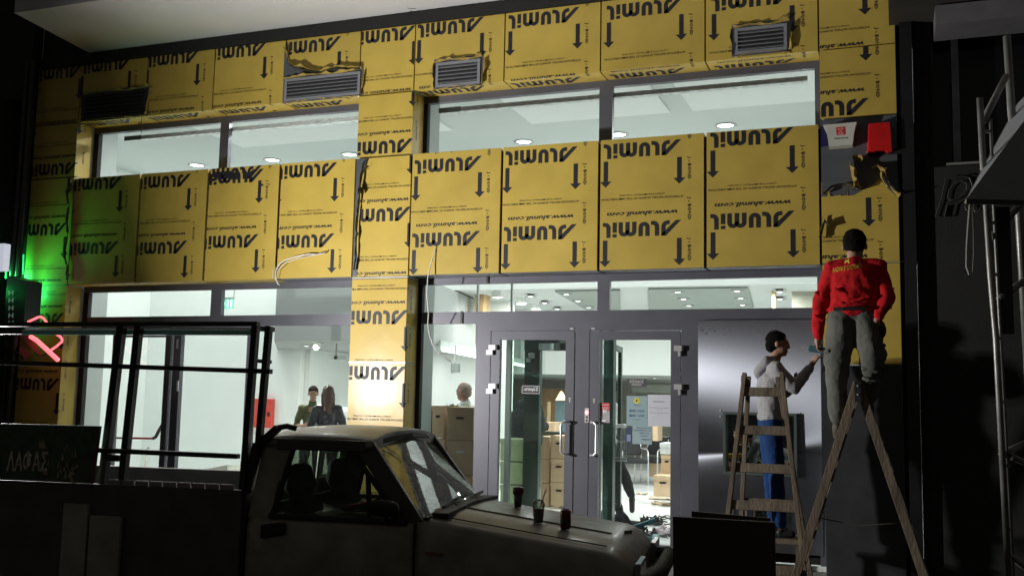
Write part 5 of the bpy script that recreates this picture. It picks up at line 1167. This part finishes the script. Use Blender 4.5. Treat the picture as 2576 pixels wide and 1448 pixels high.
MB().hexa([K(-.70, .52, 1.0), K(-.48, .50, 1.05), K(-.48, .70, 1.05), K(-.70, .72, 1.0), K(-.70, .52, 1.015), K(-.48, .50, 1.065), K(-.48, .70, 1.065), K(-.70, .72, 1.015)]).build('red_folder', mat('red_white_card', (.5, .08, .05), .6), truck)
a0_, a1_ = tk(928, 1253, -.13), tk(998, 1300, -.13)
mr_ = thing  # (mirror is a part of the truck)
blob('wing_mirror', [('c', K(a0_[0]+.03, -.12, a0_[1]-.05), .045, K(a1_[0]-.03, -.13, a0_[1]-.05), .045), ('c', K(a0_[0]+.03, -.12, a1_[1]+.04), .042, K(a1_[0]-.02, -.13, a1_[1]+.04), .040), ('c', K(a0_[0]+.08, -.02, 1.0), .02, K(a0_[0]+.10, -.12, a0_[1]-.08), .025)], RUB, truck, voxel=.01)
# wheels, bumper, lamp at the far corner
for s_, name in ((.72, 'wheel'), (-2.15, 'wheel')):
    for w_ in (.10, TW-.10):
        c = K(s_, w_, .32); mb = MB(); n = 28; prof = [(.0, -.09), (.2, -.085), (.24, -.09), (.31, -.08), (.33, -.05), (.33, .05), (.31, .08), (.24, .09), (.0, .085)]
        for r_, h in prof:
            for k in range(n):
                an = 2*math.pi*k/n; mb.v.append(c+TN_*h+TF_*r_*math.cos(an)+V(0, 0, r_*math.sin(an)))
        for i in range(len(prof)-1):
            for k in range(n): mb.f.append((i*n+k, i*n+(k+1) % n, (i+1)*n+(k+1) % n, (i+1)*n+k)); mb.m.append(0)
        wh = mb.build(name, RUB, truck, smooth=True)
MB().bar(K(1.30, .0, .62), K(1.30, TW, .62), .16, .12).build('front_bumper', BLACK, truck, bevel=.02)
MB().tube([K(1.1, -.02, .60), K(1.34, .05, .70), K(1.42, .35, .74), K(1.42, 1.1, .74), K(1.34, 1.4, .70)], .05, 10).build('bumper_bar', RUB, truck, smooth=True)
MB().bar(K(1.315, .10, .76), K(1.315, .42, .76), .12, .03).bar(K(1.315, TW-.42, .76), K(1.315, TW-.10, .76), .12, .03).build('headlight', mat('lamp_glass', (.2, .22, .22), .15), truck)
MB().hexa([K(.5, -.012, .3), K(1.05, -.012, .3), K(1.05, .02, .3), K(.5, .02, .3), K(.58, -.012, .62), K(.97, -.012, .62), K(.97, .02, .62), K(.58, .02, .62)]).build('wheel_arch', RUB, truck)
# load bed
for w_ in (0, TW): MB().hexa([K(-3.9, w_-.02, .28), K(-1.14, w_-.02, .28), K(-1.14, w_+.02, .28), K(-3.9, w_+.02, .28), K(-3.9, w_-.02, 1.15), K(-1.14, w_-.02, 1.15), K(-1.14, w_+.02, 1.15), K(-3.9, w_+.02, 1.15)]).build('bed_side', mat('dark_bed_side', (.08, .075, .07), .6, var=.25), truck, bevel=.004)
MB().hexa([K(-3.3, 0, .66), K(-1.14, 0, .66), K(-1.14, TW, .66), K(-3.3, TW, .66), K(-3.3, 0, .72), K(-1.14, 0, .72), K(-1.14, TW, .72), K(-3.3, TW, .72)]).build('bed_floor', DARK, truck)
MB().hexa([K(-1.16, 0, .66), K(-1.12, 0, .66), K(-1.12, TW, .66), K(-1.16, TW, .66), K(-1.16, 0, 1.15), K(-1.12, 0, 1.15), K(-1.12, TW, 1.15), K(-1.16, TW, 1.15)]).build('bed_front', DARK, truck)
for i in range(9):
    s_ = -2.05+.10*i; MB().box(0, 0, 0, 0, 0, 0); c = K(s_, .0, 1.156); MB().bar(c-TF_*.045, c+TF_*.045, .05, .012).build('rail_block', mat('pale_worn_rail', (.25, .22, .22), .6), truck)
for x0, x1, n in ((237, 312, 0), (325, 432, 1)):
    pass
# reflections on the bed side, drawn as lighter grey slabs
bs = [((228, 1435), (320, 1435), (178, 2000), (280, 2000))]
for k, (u0, u1, y0) in enumerate(((155, 216, 1265), (221, 298, 1295))):
    s0_, z0_ = tk(u0+8, y0, -.05); s1_, _ = tk(u1+8, y0, -.05)
    MB().hexa([K(s0_, -.06, .2), K(s1_, -.06, .2), K(s1_, -.035, .2), K(s0_, -.035, .2), K(s0_, -.06, z0_), K(s1_, -.06, z0_), K(s1_, -.035, z0_), K(s0_, -.035, z0_)]).build('side_reflection', mat('grey_reflection', (.32, .30, .27), .7, var=.2), truck)
# steel rack on the bed
def rk(p0, p1, w0, w1, wd_, name): 
    a_ = tk(*p0, w0); b_ = tk(*p1, w1); return MB().bar(K(a_[0], w0, a_[1]), K(b_[0], w1, b_[1]), wd_, .05, ref=TN_).build(name, RACK, truck, bevel=.003)
for p0, p1, w_ in (((307, 818), (256, 1235), .050), ((350, 818), (306, 1235), .045), ((644, 816), (611, 1240), .040), ((677, 820), (651, 1120), .036)): rk(p0, p1, .03, .03, w_, 'rack_post')
for p0, p1, w_ in (((-60, 816), (650, 814), .028), ((-60, 909), (682, 934), .030), ((-60, 1118), (600, 1147), .03)): rk(p0, p1, .0, .0, w_, 'rack_rail')
rk((260, 1149), (303, 1152), .03, .03, .04, 'rack_rail')
for p0, p1, w_ in (((-60, 836), (640, 840), .02), ((640, 826), (688, 828), .035), ((635, 906), (680, 910), .026)): rk(p0, p1, .45, .45, w_, 'rack_rail')
rk((645, 1125), (700, 1075), .05, .05, .045, 'roll_bar'); rk((622, 1235), (650, 1115), .05, .05, .06, 'roll_bar')
a_ = tk(700, 1075, .06); b_ = tk(745, 1073, .12); 
MB().tube([K(a_[0], .06, a_[1]), K(a_[0]+.05, .08, a_[1]+.01), K(b_[0], .12, b_[1]-.01)], .018, 8).build('roll_bar_top', RACK, truck)
# glass sheets in the rack: bright teal edge
gs = thing('glass_sheets', tuple(K(-2.5, .12, 1.2)), 'glass sheets in the truck rack with a bright teal top edge', 'glass')
a_, b_ = tk(62, 831, .08), tk(640, 832, .08)
MB().bar(K(a_[0], .08, a_[1]-.012), K(b_[0], .08, b_[1]-.012), .034, .05, ref=TN_).build('polished_edge', GEDGE, gs)
MB().bar(K(a_[0], .10, a_[1]+.014), K(b_[0], .10, b_[1]+.014), .012, .03, ref=TN_).build('polished_edge', SILVER, gs)
# painted sign board standing on the bed
sg = thing('sign_board', tuple(K(-2.6, .05, 1.15)), 'old dark green sign board with worn pale Greek letters on the truck bed', 'sign')
a_, b_ = tk(-40, 1063, -.03), tk(254, 1071, -.03)
MB().hexa([K(a_[0], -.04, 1.152), K(b_[0]-.03, -.04, 1.152), K(b_[0]-.03, -.02, 1.152), K(a_[0], -.02, 1.152), K(a_[0], -.04, a_[1]), K(b_[0], -.04, b_[1]), K(b_[0], -.02, b_[1]), K(a_[0], -.02, a_[1])]).build('board', mat('dark_green_board', (.055, .085, .045), .7, var=.35, vscale=14), sg)
vs, fs = text_mesh('\u039b\u0391\u03a6\u0391\u03a3', True); P = []
for u, v in vs:
    s_, z_ = tk(16+(118-16)*u+4*v, 1186-(1186-1133)*v, -.042); P.append(K(s_, -.043, z_))
MB().add(P, fs).build('letters', mat('worn_letters', (.62, .56, .46), .8, var=.5, vscale=30), sg)
mb = MB()
for k in range(26):
    u = random.uniform(95, 190); v = random.uniform(1120, 1215); s_, z_ = tk(u, v, -.042); mb.add([K(s_, -.0435, z_), K(s_+random.uniform(.01, .05), -.0435, z_+random.uniform(-.02, .02)), K(s_+.01, -.0435, z_+random.uniform(.02, .07))], [(0, 1, 2)])
mb.build('paint_remnants', mat('worn_paint', (.34, .28, .18), .8, var=.5, vscale=30), sg, kind='stuff')
s0_, z0_ = tk(226, 1190, -.045); s1_, z1_ = tk(247, 1100, -.045)
MB().add([K(s0_, -.044, 1.16), K(s1_-.02, -.044, 1.16), K(s1_, -.044, z1_), K(s0_+.04, -.044, z1_)], [(0, 1, 2, 3)]).build('red_patch', mat('dull_red', (.16, .02, .01), .7), sg)
# things on the hood
def onhood(px, py, w_): s_, z_ = tk(px, py, w_); return K(s_, w_, zhood(s_, w_)+.004)
cp = onhood(1354, 1324, .42); cup = thing('plastic_cup', tuple(cp), 'clear plastic iced coffee cup with a straw on the hood', 'cup')
MB().lathe(cp, [(0, 0), (.027, 0), (.036, .085), (0, .085)], 20).build('coffee', mat('iced_coffee', (.06, .025, .012), .3), cup, smooth=True)
MB().lathe(cp, [(.0285, 0), (.0385, .1), (.042, .105), (.04, .112), (.034, .128), (.02, .14), (.006, .143)], 20).build('clear_cup', glassmat('clear_plastic', (.8, .8, .76), haze=.25), cup, smooth=True)
MB().tube([cp+V(0, 0, .06), cp+V(.045, .0, .20)], .004, 8).build('straw', mat('pale_straw', (.5, .4, .3), .5), cup)
cn = onhood(1422, 1345, .36); can = thing('drink_can', tuple(cn), 'dark red drinks can standing on the hood', 'can')
MB().lathe(cn, [(0, 0), (.026, 0), (.033, .01), (.033, .108), (.026, .12), (.024, .116), (0, .116)], 24).build('can_body', mat('can_red', (.09, .012, .008), .3, metal=.5, var=.3), can, smooth=True)
MB().lathe(cn, [(.0335, .04), (.0335, .06)], 24).build('can_band', DARK, can)
s_, z_ = tk(1303, 1272, .95); rc = K(s_, .95, zhood(s_, .95)+.003); rcp = thing('paper_cup', tuple(rc), 'dark cup with a red lid on the far side of the hood', 'cup')
MB().lathe(rc, [(0, 0), (.024, 0), (.032, .09), (0, .09)], 20).build('cup_body', mat('brown_cup', (.08, .06, .05), .4), rcp, smooth=True); MB().lathe(rc+V(0, 0, .085), [(.034, 0), (.038, .004), (.038, .03), (.035, .045), (0, .048)], 20).build('lid', mat('dark_red_lid', (.10, .012, .01), .4), rcp, smooth=True)

# ================================================================== LEFT SIDE
nl = thing('neighbour_shop', (-12.5, 0, 0), 'dark neighbouring shop front at the left edge with grey panels', 'building')
MB().box(-20, -11.15, -.3, .3, .13, 5.6).build('wall', DKWALL, nl); MB().box(-20, -10.8, -.1, .5, 5.62, 12).build('upper_wall', DKWALL, nl)
MB().box(-14, -11.16, -.33, -.302, 4.0, 5.5).build('grey_panel', mat('dull_grey_panel', (.16, .17, .17), .6), nl)
MB().box(-14, -11.16, -.33, -.302, 3.3, 3.97).build('grey_panel', mat('dull_grey_panel', (.16, .17, .17), .6), nl)
for k, (px0, px1) in enumerate(((72, 84), (86, 99))):
    a, b = A(px0, 150, -.12), A(px1, 150, -.12); t = thing('black_post', (a.x, -.12, .13), 'tall black downpipe beside the left pier, %s of two' % ('left' if k == 0 else 'right'), 'pipe')
    MB().tube([V((a.x+b.x)/2, -.16, .13), V((a.x+b.x)/2, -.16, 6.1)], (b.x-a.x)*.46, 14).build('pipe', mat('black_pipe', (.02, .02, .02), .3), t, smooth=True)
yn = -.45
sb = thing('column_sign', tuple(A(40, 830, yn)), 'dark vertical sign box with a column of small lit letters at the left edge', 'sign')
a, b = A(8, 835, yn), A(68, 700, yn)
MB().hexa([V(a.x, yn, a.z), V(b.x, yn, a.z), V(b.x, yn+.25, a.z), V(a.x, yn+.25, a.z), V(a.x, yn, b.z+.05), V(b.x, yn, b.z-.03), V(b.x, yn+.25, b.z-.03), V(a.x, yn+.25, b.z+.05)]).build('sign_box', mat('sign_dark_green', (.012, .03, .025), .5), sb)
mb = MB()
for k in range(5):
    p0, p1 = A(21, 742+k*19, yn-.005), A(34, 730+k*19, yn-.005); wall_text(mb, 'H', p0.x, p1.x, p0.z, p1.z, yn-.005, bold=True)
mb.build('lit_letters', mat('dim_letters', (.3, .4, .36), .6, emit=(.6, .9, .8), es=.10), sb)
nn = thing('neon_sign', tuple(A(110, 870, yn)), 'red and pink neon tube sign glowing beside the left pier', 'neon sign')
NEON = mat('neon_red', (.9, .1, .1), .3, emit=(1, .06, .10), es=6); NEONP = mat('neon_pink', (1, .4, .4), .3, emit=(1, .14, .17), es=2.0)
g2 = lambda x, y, Y=yn: A(.20427*x, 624.3+.20427*y, Y)
MB().tube([g2(*p) for p in ((345, 905), (400, 880), (470, 848), (500, 842), (525, 853), (575, 910))], .014, 10).build('neon_tube', NEONP, nn, smooth=True)
MB().tube([g2(*p) for p in ((655, 1015), (700, 1060), (745, 1090), (765, 1125), (760, 1150), (690, 1210), (612, 1262))], .014, 10).build('neon_tube', NEONP, nn, smooth=True)
MB().tube([g2(*p) for p in ((612, 1262), (570, 1300), (520, 1322), (470, 1315), (420, 1280))], .008, 8).build('unlit_tube', BLACK, nn, smooth=True)
MB().tube([g2(*p) for p in ((375, 1085), (450, 1130), (715, 1375))], .027, 10).build('neon_tube', NEONP, nn, smooth=True)
MB().add([g2(210, 960, yn+.05), g2(240, 960, yn+.05), g2(215, 1200, yn+.05), g2(180, 1250, yn+.05)], [(0, 1, 2, 3)]).add([g2(240, 1060, yn+.06), g2(370, 1075, yn+.06), g2(540, 1345, yn+.06), g2(450, 1310, yn+.06), g2(330, 1170, yn+.06)], [(0, 1, 2, 3, 4)]).add([g2(230, 1250, yn+.08), g2(260, 1180, yn+.08), g2(380, 1290, yn+.08), g2(300, 1370, yn+.08)], [(0, 1, 2, 3)]).build('red_backing_plate', mat('faded_red_plate', (.5, .16, .14), .5), nn)
MB().tube([g2(60, 1150, yn+.03), g2(180, 1260, yn+.03), g2(300, 1370, yn+.03)], .012, 8).build('cable', BLACK, nn)
for c_, r_, e_, col_ in ((g2(540, 1180, yn-.02), .05, 9, (1, .12, .12)), ):
    l = bpy.data.lights.new('neon_glow', 'POINT'); l.energy = .12; l.color = col_; l.shadow_soft_size = r_; o = bpy.data.objects.new('neon_glow', l); col.objects.link(o); o.location = c_; o.parent = nn; o.matrix_parent_inverse = Matrix.Translation(-nn.location)
wl = thing('white_lit_sign', tuple(A(5, 640, -.9)), 'bright white lit sign cut off by the left edge of the photo', 'lit sign')
a, b = A(-60, 682, -.7), A(11, 612, -.7); MB().box(a.x, b.x, -.7, -.6, a.z, b.z).build('lit_panel', mat('lit_panel_white', (1, 1, 1), .4, emit=(.8, .85, 1), es=.55), wl)
gp = A(38, 660, -1.0); gc = thing('green_cross_lamp', tuple(gp), 'green neon tubes glowing between the dark posts at the left edge', 'green lamp')
GREFL = mat('green_reflection', (.1, .8, .3), .3, emit=(.02, .8, .2), es=1.2)
MB().tube([A(16, 655, -.35), A(15, 700, -.35)], .009, 8).build('reflection_tube', GREFL, gc, smooth=True)  # green reflections on the posts, drawn as glowing tubes
MB().tube([A(59, 640, -.32), A(58, 690, -.32)], .009, 8).build('reflection_tube', GREFL, gc, smooth=True)
def greenlamp(loc, d, size, sy, pw): 
    o = area('green_glow', loc, d, size, pw, (.04, 1, .20), '', '', parent=gc, shape='RECTANGLE', size_y=sy, spread=135); return o
greenlamp(V(-10.90, -.34, 3.12), (1, .78, .12), .08, .5, 14)

# ================================================================== RIGHT SIDE
nr = thing('neighbour_building', (2, 0, 0), 'unlit dark neighbouring building right of the clad shop', 'building')
MB().box(X10+.032, .20, -.06, .3, .13, 9).build('black_pilaster', mat('black_stone', (.012, .012, .013), .4), nr)
wy = .02
a0 = A(2345, 100, wy); wx0 = A(2345, 250, wy).x; wz0 = A(2400, 418, wy).z; wz1 = A(2345, 80, wy).z
MB().box(.21, wx0, wy, .4, .13, 9).build('wall', DKWALL, nr); MB().box(wx0, 6, wy, .4, .13, wz0).build('fascia', DKWALL, nr); MB().box(wx0, 6, wy, .4, wz1+.25, 9).build('wall', DKWALL, nr)
MB().box(wx0, 6, .2, .22, wz0, wz1+.3).build('dark_window', mat('black_glass', (.006, .006, .008), .15), nr)
MB().box(wx0+.18, wx0+.24, .05, .199, wz0, wz1+.2).build('window_bar', DARK, nr)
a, b = A(2381, 415, -.03), A(2446, 407, -.03); MB().box(a.x, 1.4, -.04, .0, a.z, b.z).build('sill_strip', mat('pale_strip', (.22, .22, .21), .5), nr)
a, b = A(2352, 76, -.3), A(2350, 30, -.3); bm_ = MB().box(a.x, 7, -.45, wy, a.z-.0, b.z).build('pale_beam', mat('pale_beam_paint', (.13, .125, .135), .7), nr)
MB().box(a.x-.4, 7, -.46, wy+.1, b.z+.02, b.z+.9).build('upper_slab', mat('dull_slab', (.03, .026, .022), .8), nr)
# outlined sign letters
lt = thing('shop_letters', tuple(A(2400, 560, -.02)), 'dark raised outline letters starting with p on the unlit fascia', 'sign letters')
OUTL = mat('letter_outline', (.045, .045, .04), .5)
h3 = lambda x, y: A(2300+.4083*x, .4083*y, -.03)
def outl(pts, r=.006, closed=False): 
    P = [h3(*p) for p in pts]; 
    if closed: P.append(P[0])
    return MB().tube(P, r, 6).build('letter_outline', OUTL, lt)
def shape(pts): P = [h3(*p)+V(0, .02, 0) for p in pts]; MB().add(P, [tuple(range(len(P)))]).build('letter_face', DARK, lt)
pshape = [(195, 1095), (235, 1100), (290, 1085), (340, 1095), (358, 1140), (340, 1200), (280, 1250), (220, 1260), (205, 1255), (185, 1340), (130, 1335), (165, 1230)]
shape(pshape); outl(pshape, closed=True); outl([(245, 1130), (290, 1115), (322, 1130), (322, 1170), (285, 1215), (225, 1235), (205, 1220), (215, 1170)], closed=True)
for c_ in ((335, 1275), (385, 1280)): outl([(c_[0]+22*math.cos(k*.7), c_[1]+26*math.sin(k*.7)) for k in range(8)])
# little sign box and red siren box on the right pier
bxs = thing('logo_box', tuple(A(2110, 365, -.1)), 'small white curved box with a red logo on the right pier', 'sign box')
g5 = lambda x, y, Y=-.12: A((3100+.27624*x)/1.52174, (420+.27624*y)/1.52174, Y)
Pf = [g5(*p) for p in ((185, 212), (650, 170), (625, 260), (608, 350), (600, 430), (590, 485), (265, 512), (255, 420), (230, 310))]; Pb = [V(p.x, -.001, p.z) for p in Pf]; n = len(Pf)
MB().add(Pf+Pb, [tuple(range(n)), tuple(range(n, 2*n))]+[(i, (i+1) % n, n+(i+1) % n, n+i) for i in range(n)]).build('box_body', mat('white_box_plastic', (.55, .55, .48), .5), bxs)
MB().add([g5(*p, -.123) for p in ((362, 245), (485, 235), (490, 345), (370, 355))], [(0, 1, 2, 3)]).build('red_logo', mat('logo_red', (.6, .03, .03), .5), bxs)
mb = MB(); Lp = [g5(*p, -.125) for p in ((385, 265), (465, 258), (470, 330), (390, 338))]
for a_, b_ in ((0, 2), (1, 3), (0, 1), (2, 3)): mb.bar(Lp[a_], Lp[b_], .006, .002)
mb.build('logo_mark', mat('logo_pale', (.7, .4, .35), .5), bxs)
mb = MB(); p0, p1 = g5(330, 412, -.124), g5(530, 380, -.124); wall_text(mb, 'WEBHOUSE', p0.x, p1.x, p0.z, p1.z, -.124, bold=True); mb.build('logo_lettering', DARK, bxs)
blue = [g5(*p, -.05) for p in ((150, 230), (195, 225), (240, 340), (262, 500), (150, 515))]; MB().add(blue, [tuple(range(5))]).build('blue_side', mat('navy_side', (.01, .01, .06), .4), bxs)
rb = thing('red_siren_box', tuple(A(2208, 355, -.1)), 'plain red siren box on the right pier beside the white logo box', 'siren box')
Pf = [g5(*p) for p in ((820, 190), (1110, 170), (1130, 400), (1140, 575), (1085, 585), (1050, 562), (960, 565), (880, 580), (815, 570))]; n = len(Pf); Pb = [V(p.x-.02, -.001, p.z) for p in Pf]
MB().add(Pf+Pb, [tuple(range(n)), tuple(range(n, 2*n))]+[(i, (i+1) % n, n+(i+1) % n, n+i) for i in range(n)]).build('box_body', mat('siren_red', (.55, .01, .01), .35), rb, bevel=.004)
p = g5(795, 600, -.06); MB().lathe(p, [(0, -.012), (.01, -.008), (.01, .008), (0, .012)], 8).build('indicator', SILVER, rb)
MB().hexa([p+V(-.01, 0, 0)+V(*d) for d in ((.02, 0, -.01), (.32, 0, -.02), (.32, .05, -.02), (.02, .05, -.01), (.02, 0, .02), (.32, 0, .02), (.32, .05, .02), (.02, .05, .02))]).build('box_base', BLACK, rb)
# scaffold tower
ys = -3.0
sf = thing('scaffold_tower', tuple(V(A(2535, 1448, ys).x, ys, .0)), 'aluminium scaffold tower with diagonal braces at the right edge', 'scaffold')
ALS = mat('scaffold_aluminium', (.25, .25, .24), .4, metal=.4, var=.3)
def std(pts, r, name='upright'): return MB().tube([A(x, y, Y) for x, y, Y in pts], r, 10).build(name, ALS, sf, smooth=True)
std([(2465, 247, ys), (2473, 412, ys), (2481, 515, ys), (2492, 690, ys), (2506, 850, ys), (2540, 1500, ys)], .021)
std([(2492, 300, ys+.05), (2500, 515, ys+.05), (2517, 850, ys+.05), (2552, 1500, ys+.05)], .011)
std([(2533, 92, ys+.6), (2545, 286, ys+.6), (2562, 520, ys+.6), (2590, 1000, ys+.6)], .027)
for p0, p1 in (((2531, 192), (2473, 306)), ((2566, 515), (2495, 596)), ((2600, 690), (2514, 750)), ((2600, 1105), (2520, 1142)), ((2620, 1180), (2545, 1148)), ((2620, 1455), (2540, 1395))):
    MB().tube([A(*p0, ys+.5), A(*p1, ys+.04)], .023, 8).build('brace', ALS, sf, smooth=True)
for y in (330, 560, 690, 850, 1010, 1170, 1330):
    x = 2470+(y-300)*.058; MB().bar(A(x, y, ys), A(x+18, y+1, ys+.05), .02, .02).build('rung', ALS, sf)
MB().hexa([A(2494, 520, ys+.06), A(2540, 520, ys+.06), A(2540, 520, ys+.08), A(2494, 520, ys+.08), A(2500, 840, ys+.06), A(2552, 840, ys+.06), A(2552, 840, ys+.08), A(2500, 840, ys+.08)]).build('ladder_plate', mat('dull_plate', (.03, .033, .035), .6), sf)
pb_ = thing('plywood_sheet', tuple(A(2520, 500, ys-.3)), 'grey sheet lying tilted across the scaffold at the right edge', 'sheet')
c0, c1, c2, c3 = A(2431, 507, ys-.35), A(2700, 514, ys-.35), A(2760, 60, ys+.9), A(2560, 266, ys+.9)
nn_ = (c1-c0).cross(c3-c0).normalized()*.02
MB().hexa([c0, c1, c2, c3, c0+nn_, c1+nn_, c2+nn_, c3+nn_]).build('sheet', mat('grey_ply', (.22, .23, .25), .7, var=.1), pb_)
e_ = MB().bar(c0, c3, .02, .03).build('pale_edge', mat('pale_ply_edge', (.5, .45, .35), .7), pb_); MB().bar(c0, c1, .03, .03).build('dark_edge', BLACK, pb_)
sp_ = thing('hanging_strap', tuple(A(2450, 520, ys-.3)), 'looped webbing strap hanging below the grey sheet', 'strap')
MB().tube([A(x, y, ys-.32) for x, y in ((2440, 512), (2436, 560), (2432, 620), (2431, 670), (2438, 690), (2446, 685), (2449, 640), (2448, 580), (2446, 530))], .007, 6).build('strap_loop', mat('grey_webbing', (.3, .3, .26), .8), sp_)

# ================================================================== CABLES
wc = thing('white_cable', tuple(A(1095, 620, -.02)), 'thin white cable hanging from the panel down in front of the side pane', 'cable')
WCAB = mat('white_cable', (.7, .68, .66), .5)
MB().tube([A(x, y, Y) for x, y, Y in ((1098, 619, -.003), (1092, 640, -.02), (1083, 665, -.05), (1076, 700, -.08), (1074, 740, -.06), (1078, 790, .0), (1076, 815, .05), (1080, 840, .10), (1088, 865, .14), (1104, 888, .18), (1118, 899, .21), (1134, 909, .24))], .0065, 8).build('cable', WCAB, wc, smooth=True)
w2 = thing('white_wires', tuple(A(695, 700, -.03)), 'bunch of white wires drooping from the panel left of the column', 'cable')
MB().tube([A(x, y, Y) for x, y, Y in ((822, 631, -.03), (812, 638, -.05), (795, 640, -.06), (778, 639, -.06), (760, 642, -.07), (735, 648, -.07), (715, 655, -.06), (702, 665, -.04), (694, 680, -.03), (693, 700, -.02), (700, 715, -.02))], .008, 8).build('wire', WCAB, w2, smooth=True)
MB().tube([A(x, y, Y) for x, y, Y in ((810, 634, -.05), (790, 642, -.08), (750, 650, -.09), (716, 662, -.07), (699, 680, -.05), (695, 705, -.04), (704, 718, -.02))], .004, 8).build('wire', WCAB, w2, smooth=True)
MB().tube([A(x, y, Y) for x, y, Y in ((694, 672, -.03), (686, 680, -.04), (686, 700, -.04))], .003, 6).build('wire', WCAB, w2)
bc = thing('black_cable', tuple(A(355, 290, .1)), 'short black wire hanging below the dim left grille', 'cable')
MB().tube([A(357, 292, .0), A(355, 310, .1), A(355, 338, .15)], .004, 6).build('wire', BLACK, bc)
bw = thing('frame_strap', tuple(A(1160, 790, .28)), 'thin black strap hanging over the grey bars left of the doors', 'strap')
for x, y0, y1 in ((1224, 692, 713), (1215, 852, 902)): pass
MB().box(PX(1223, 700, .28), PX(1228, 700, .28), .285, .299, PZ(1224, 712, .28), PZ(1224, 692, .28)).box(PX(1158, 797, .28), PX(1163, 797, .28), .285, .299, PZ(1160, 813, .28), PZ(1160, 782, .28)).build('strap', BLACK, bw, kind='stuff')

# ================================================================== WORK LAMP (outside the frame, mounted behind the cab rack)
wk = thing('work_lamp', (WL.x, WL.y, 0), 'round work lamp on a stand just outside the left of the frame', 'work lamp')
MB().tube([V(WL.x-.12, WL.y, 0), WL-WN*.13], .02, 8).build('stand', BLACK, wk)
q_ = WN.to_track_quat('Z', 'Y').to_matrix(); mb = MB().lathe((0, 0, 0), [(.0, -.12), (.08, -.09), (.095, -.012), (.105, -.012), (.09, -.10), (0, -.13)], 24); mb.v = [WL+q_@v for v in mb.v]
mb.build('lamp_housing', BLACK, wk, smooth=True)
q_ = WN2.to_track_quat('Z', 'Y').to_matrix(); mb = MB().lathe((0, 0, 0), [(.0, -.12), (.08, -.09), (.095, -.012), (.105, -.012), (.09, -.10), (0, -.13)], 24); mb.v = [W2+q_@v for v in mb.v]
mb.build('lamp_housing', BLACK, wk, smooth=True)
area('lamp', WL, WN, .17, KEY_POWER, (1.0, .98, .94), '', '', parent=wk)
area('lamp', W2, WN2, .17, KEY2_POWER, (1.0, .98, .94), '', '', parent=wk)
print('OBJ', len(bpy.data.objects), 'TRI', sum(len(o.data.polygons) for o in bpy.data.objects if o.type == 'MESH'))
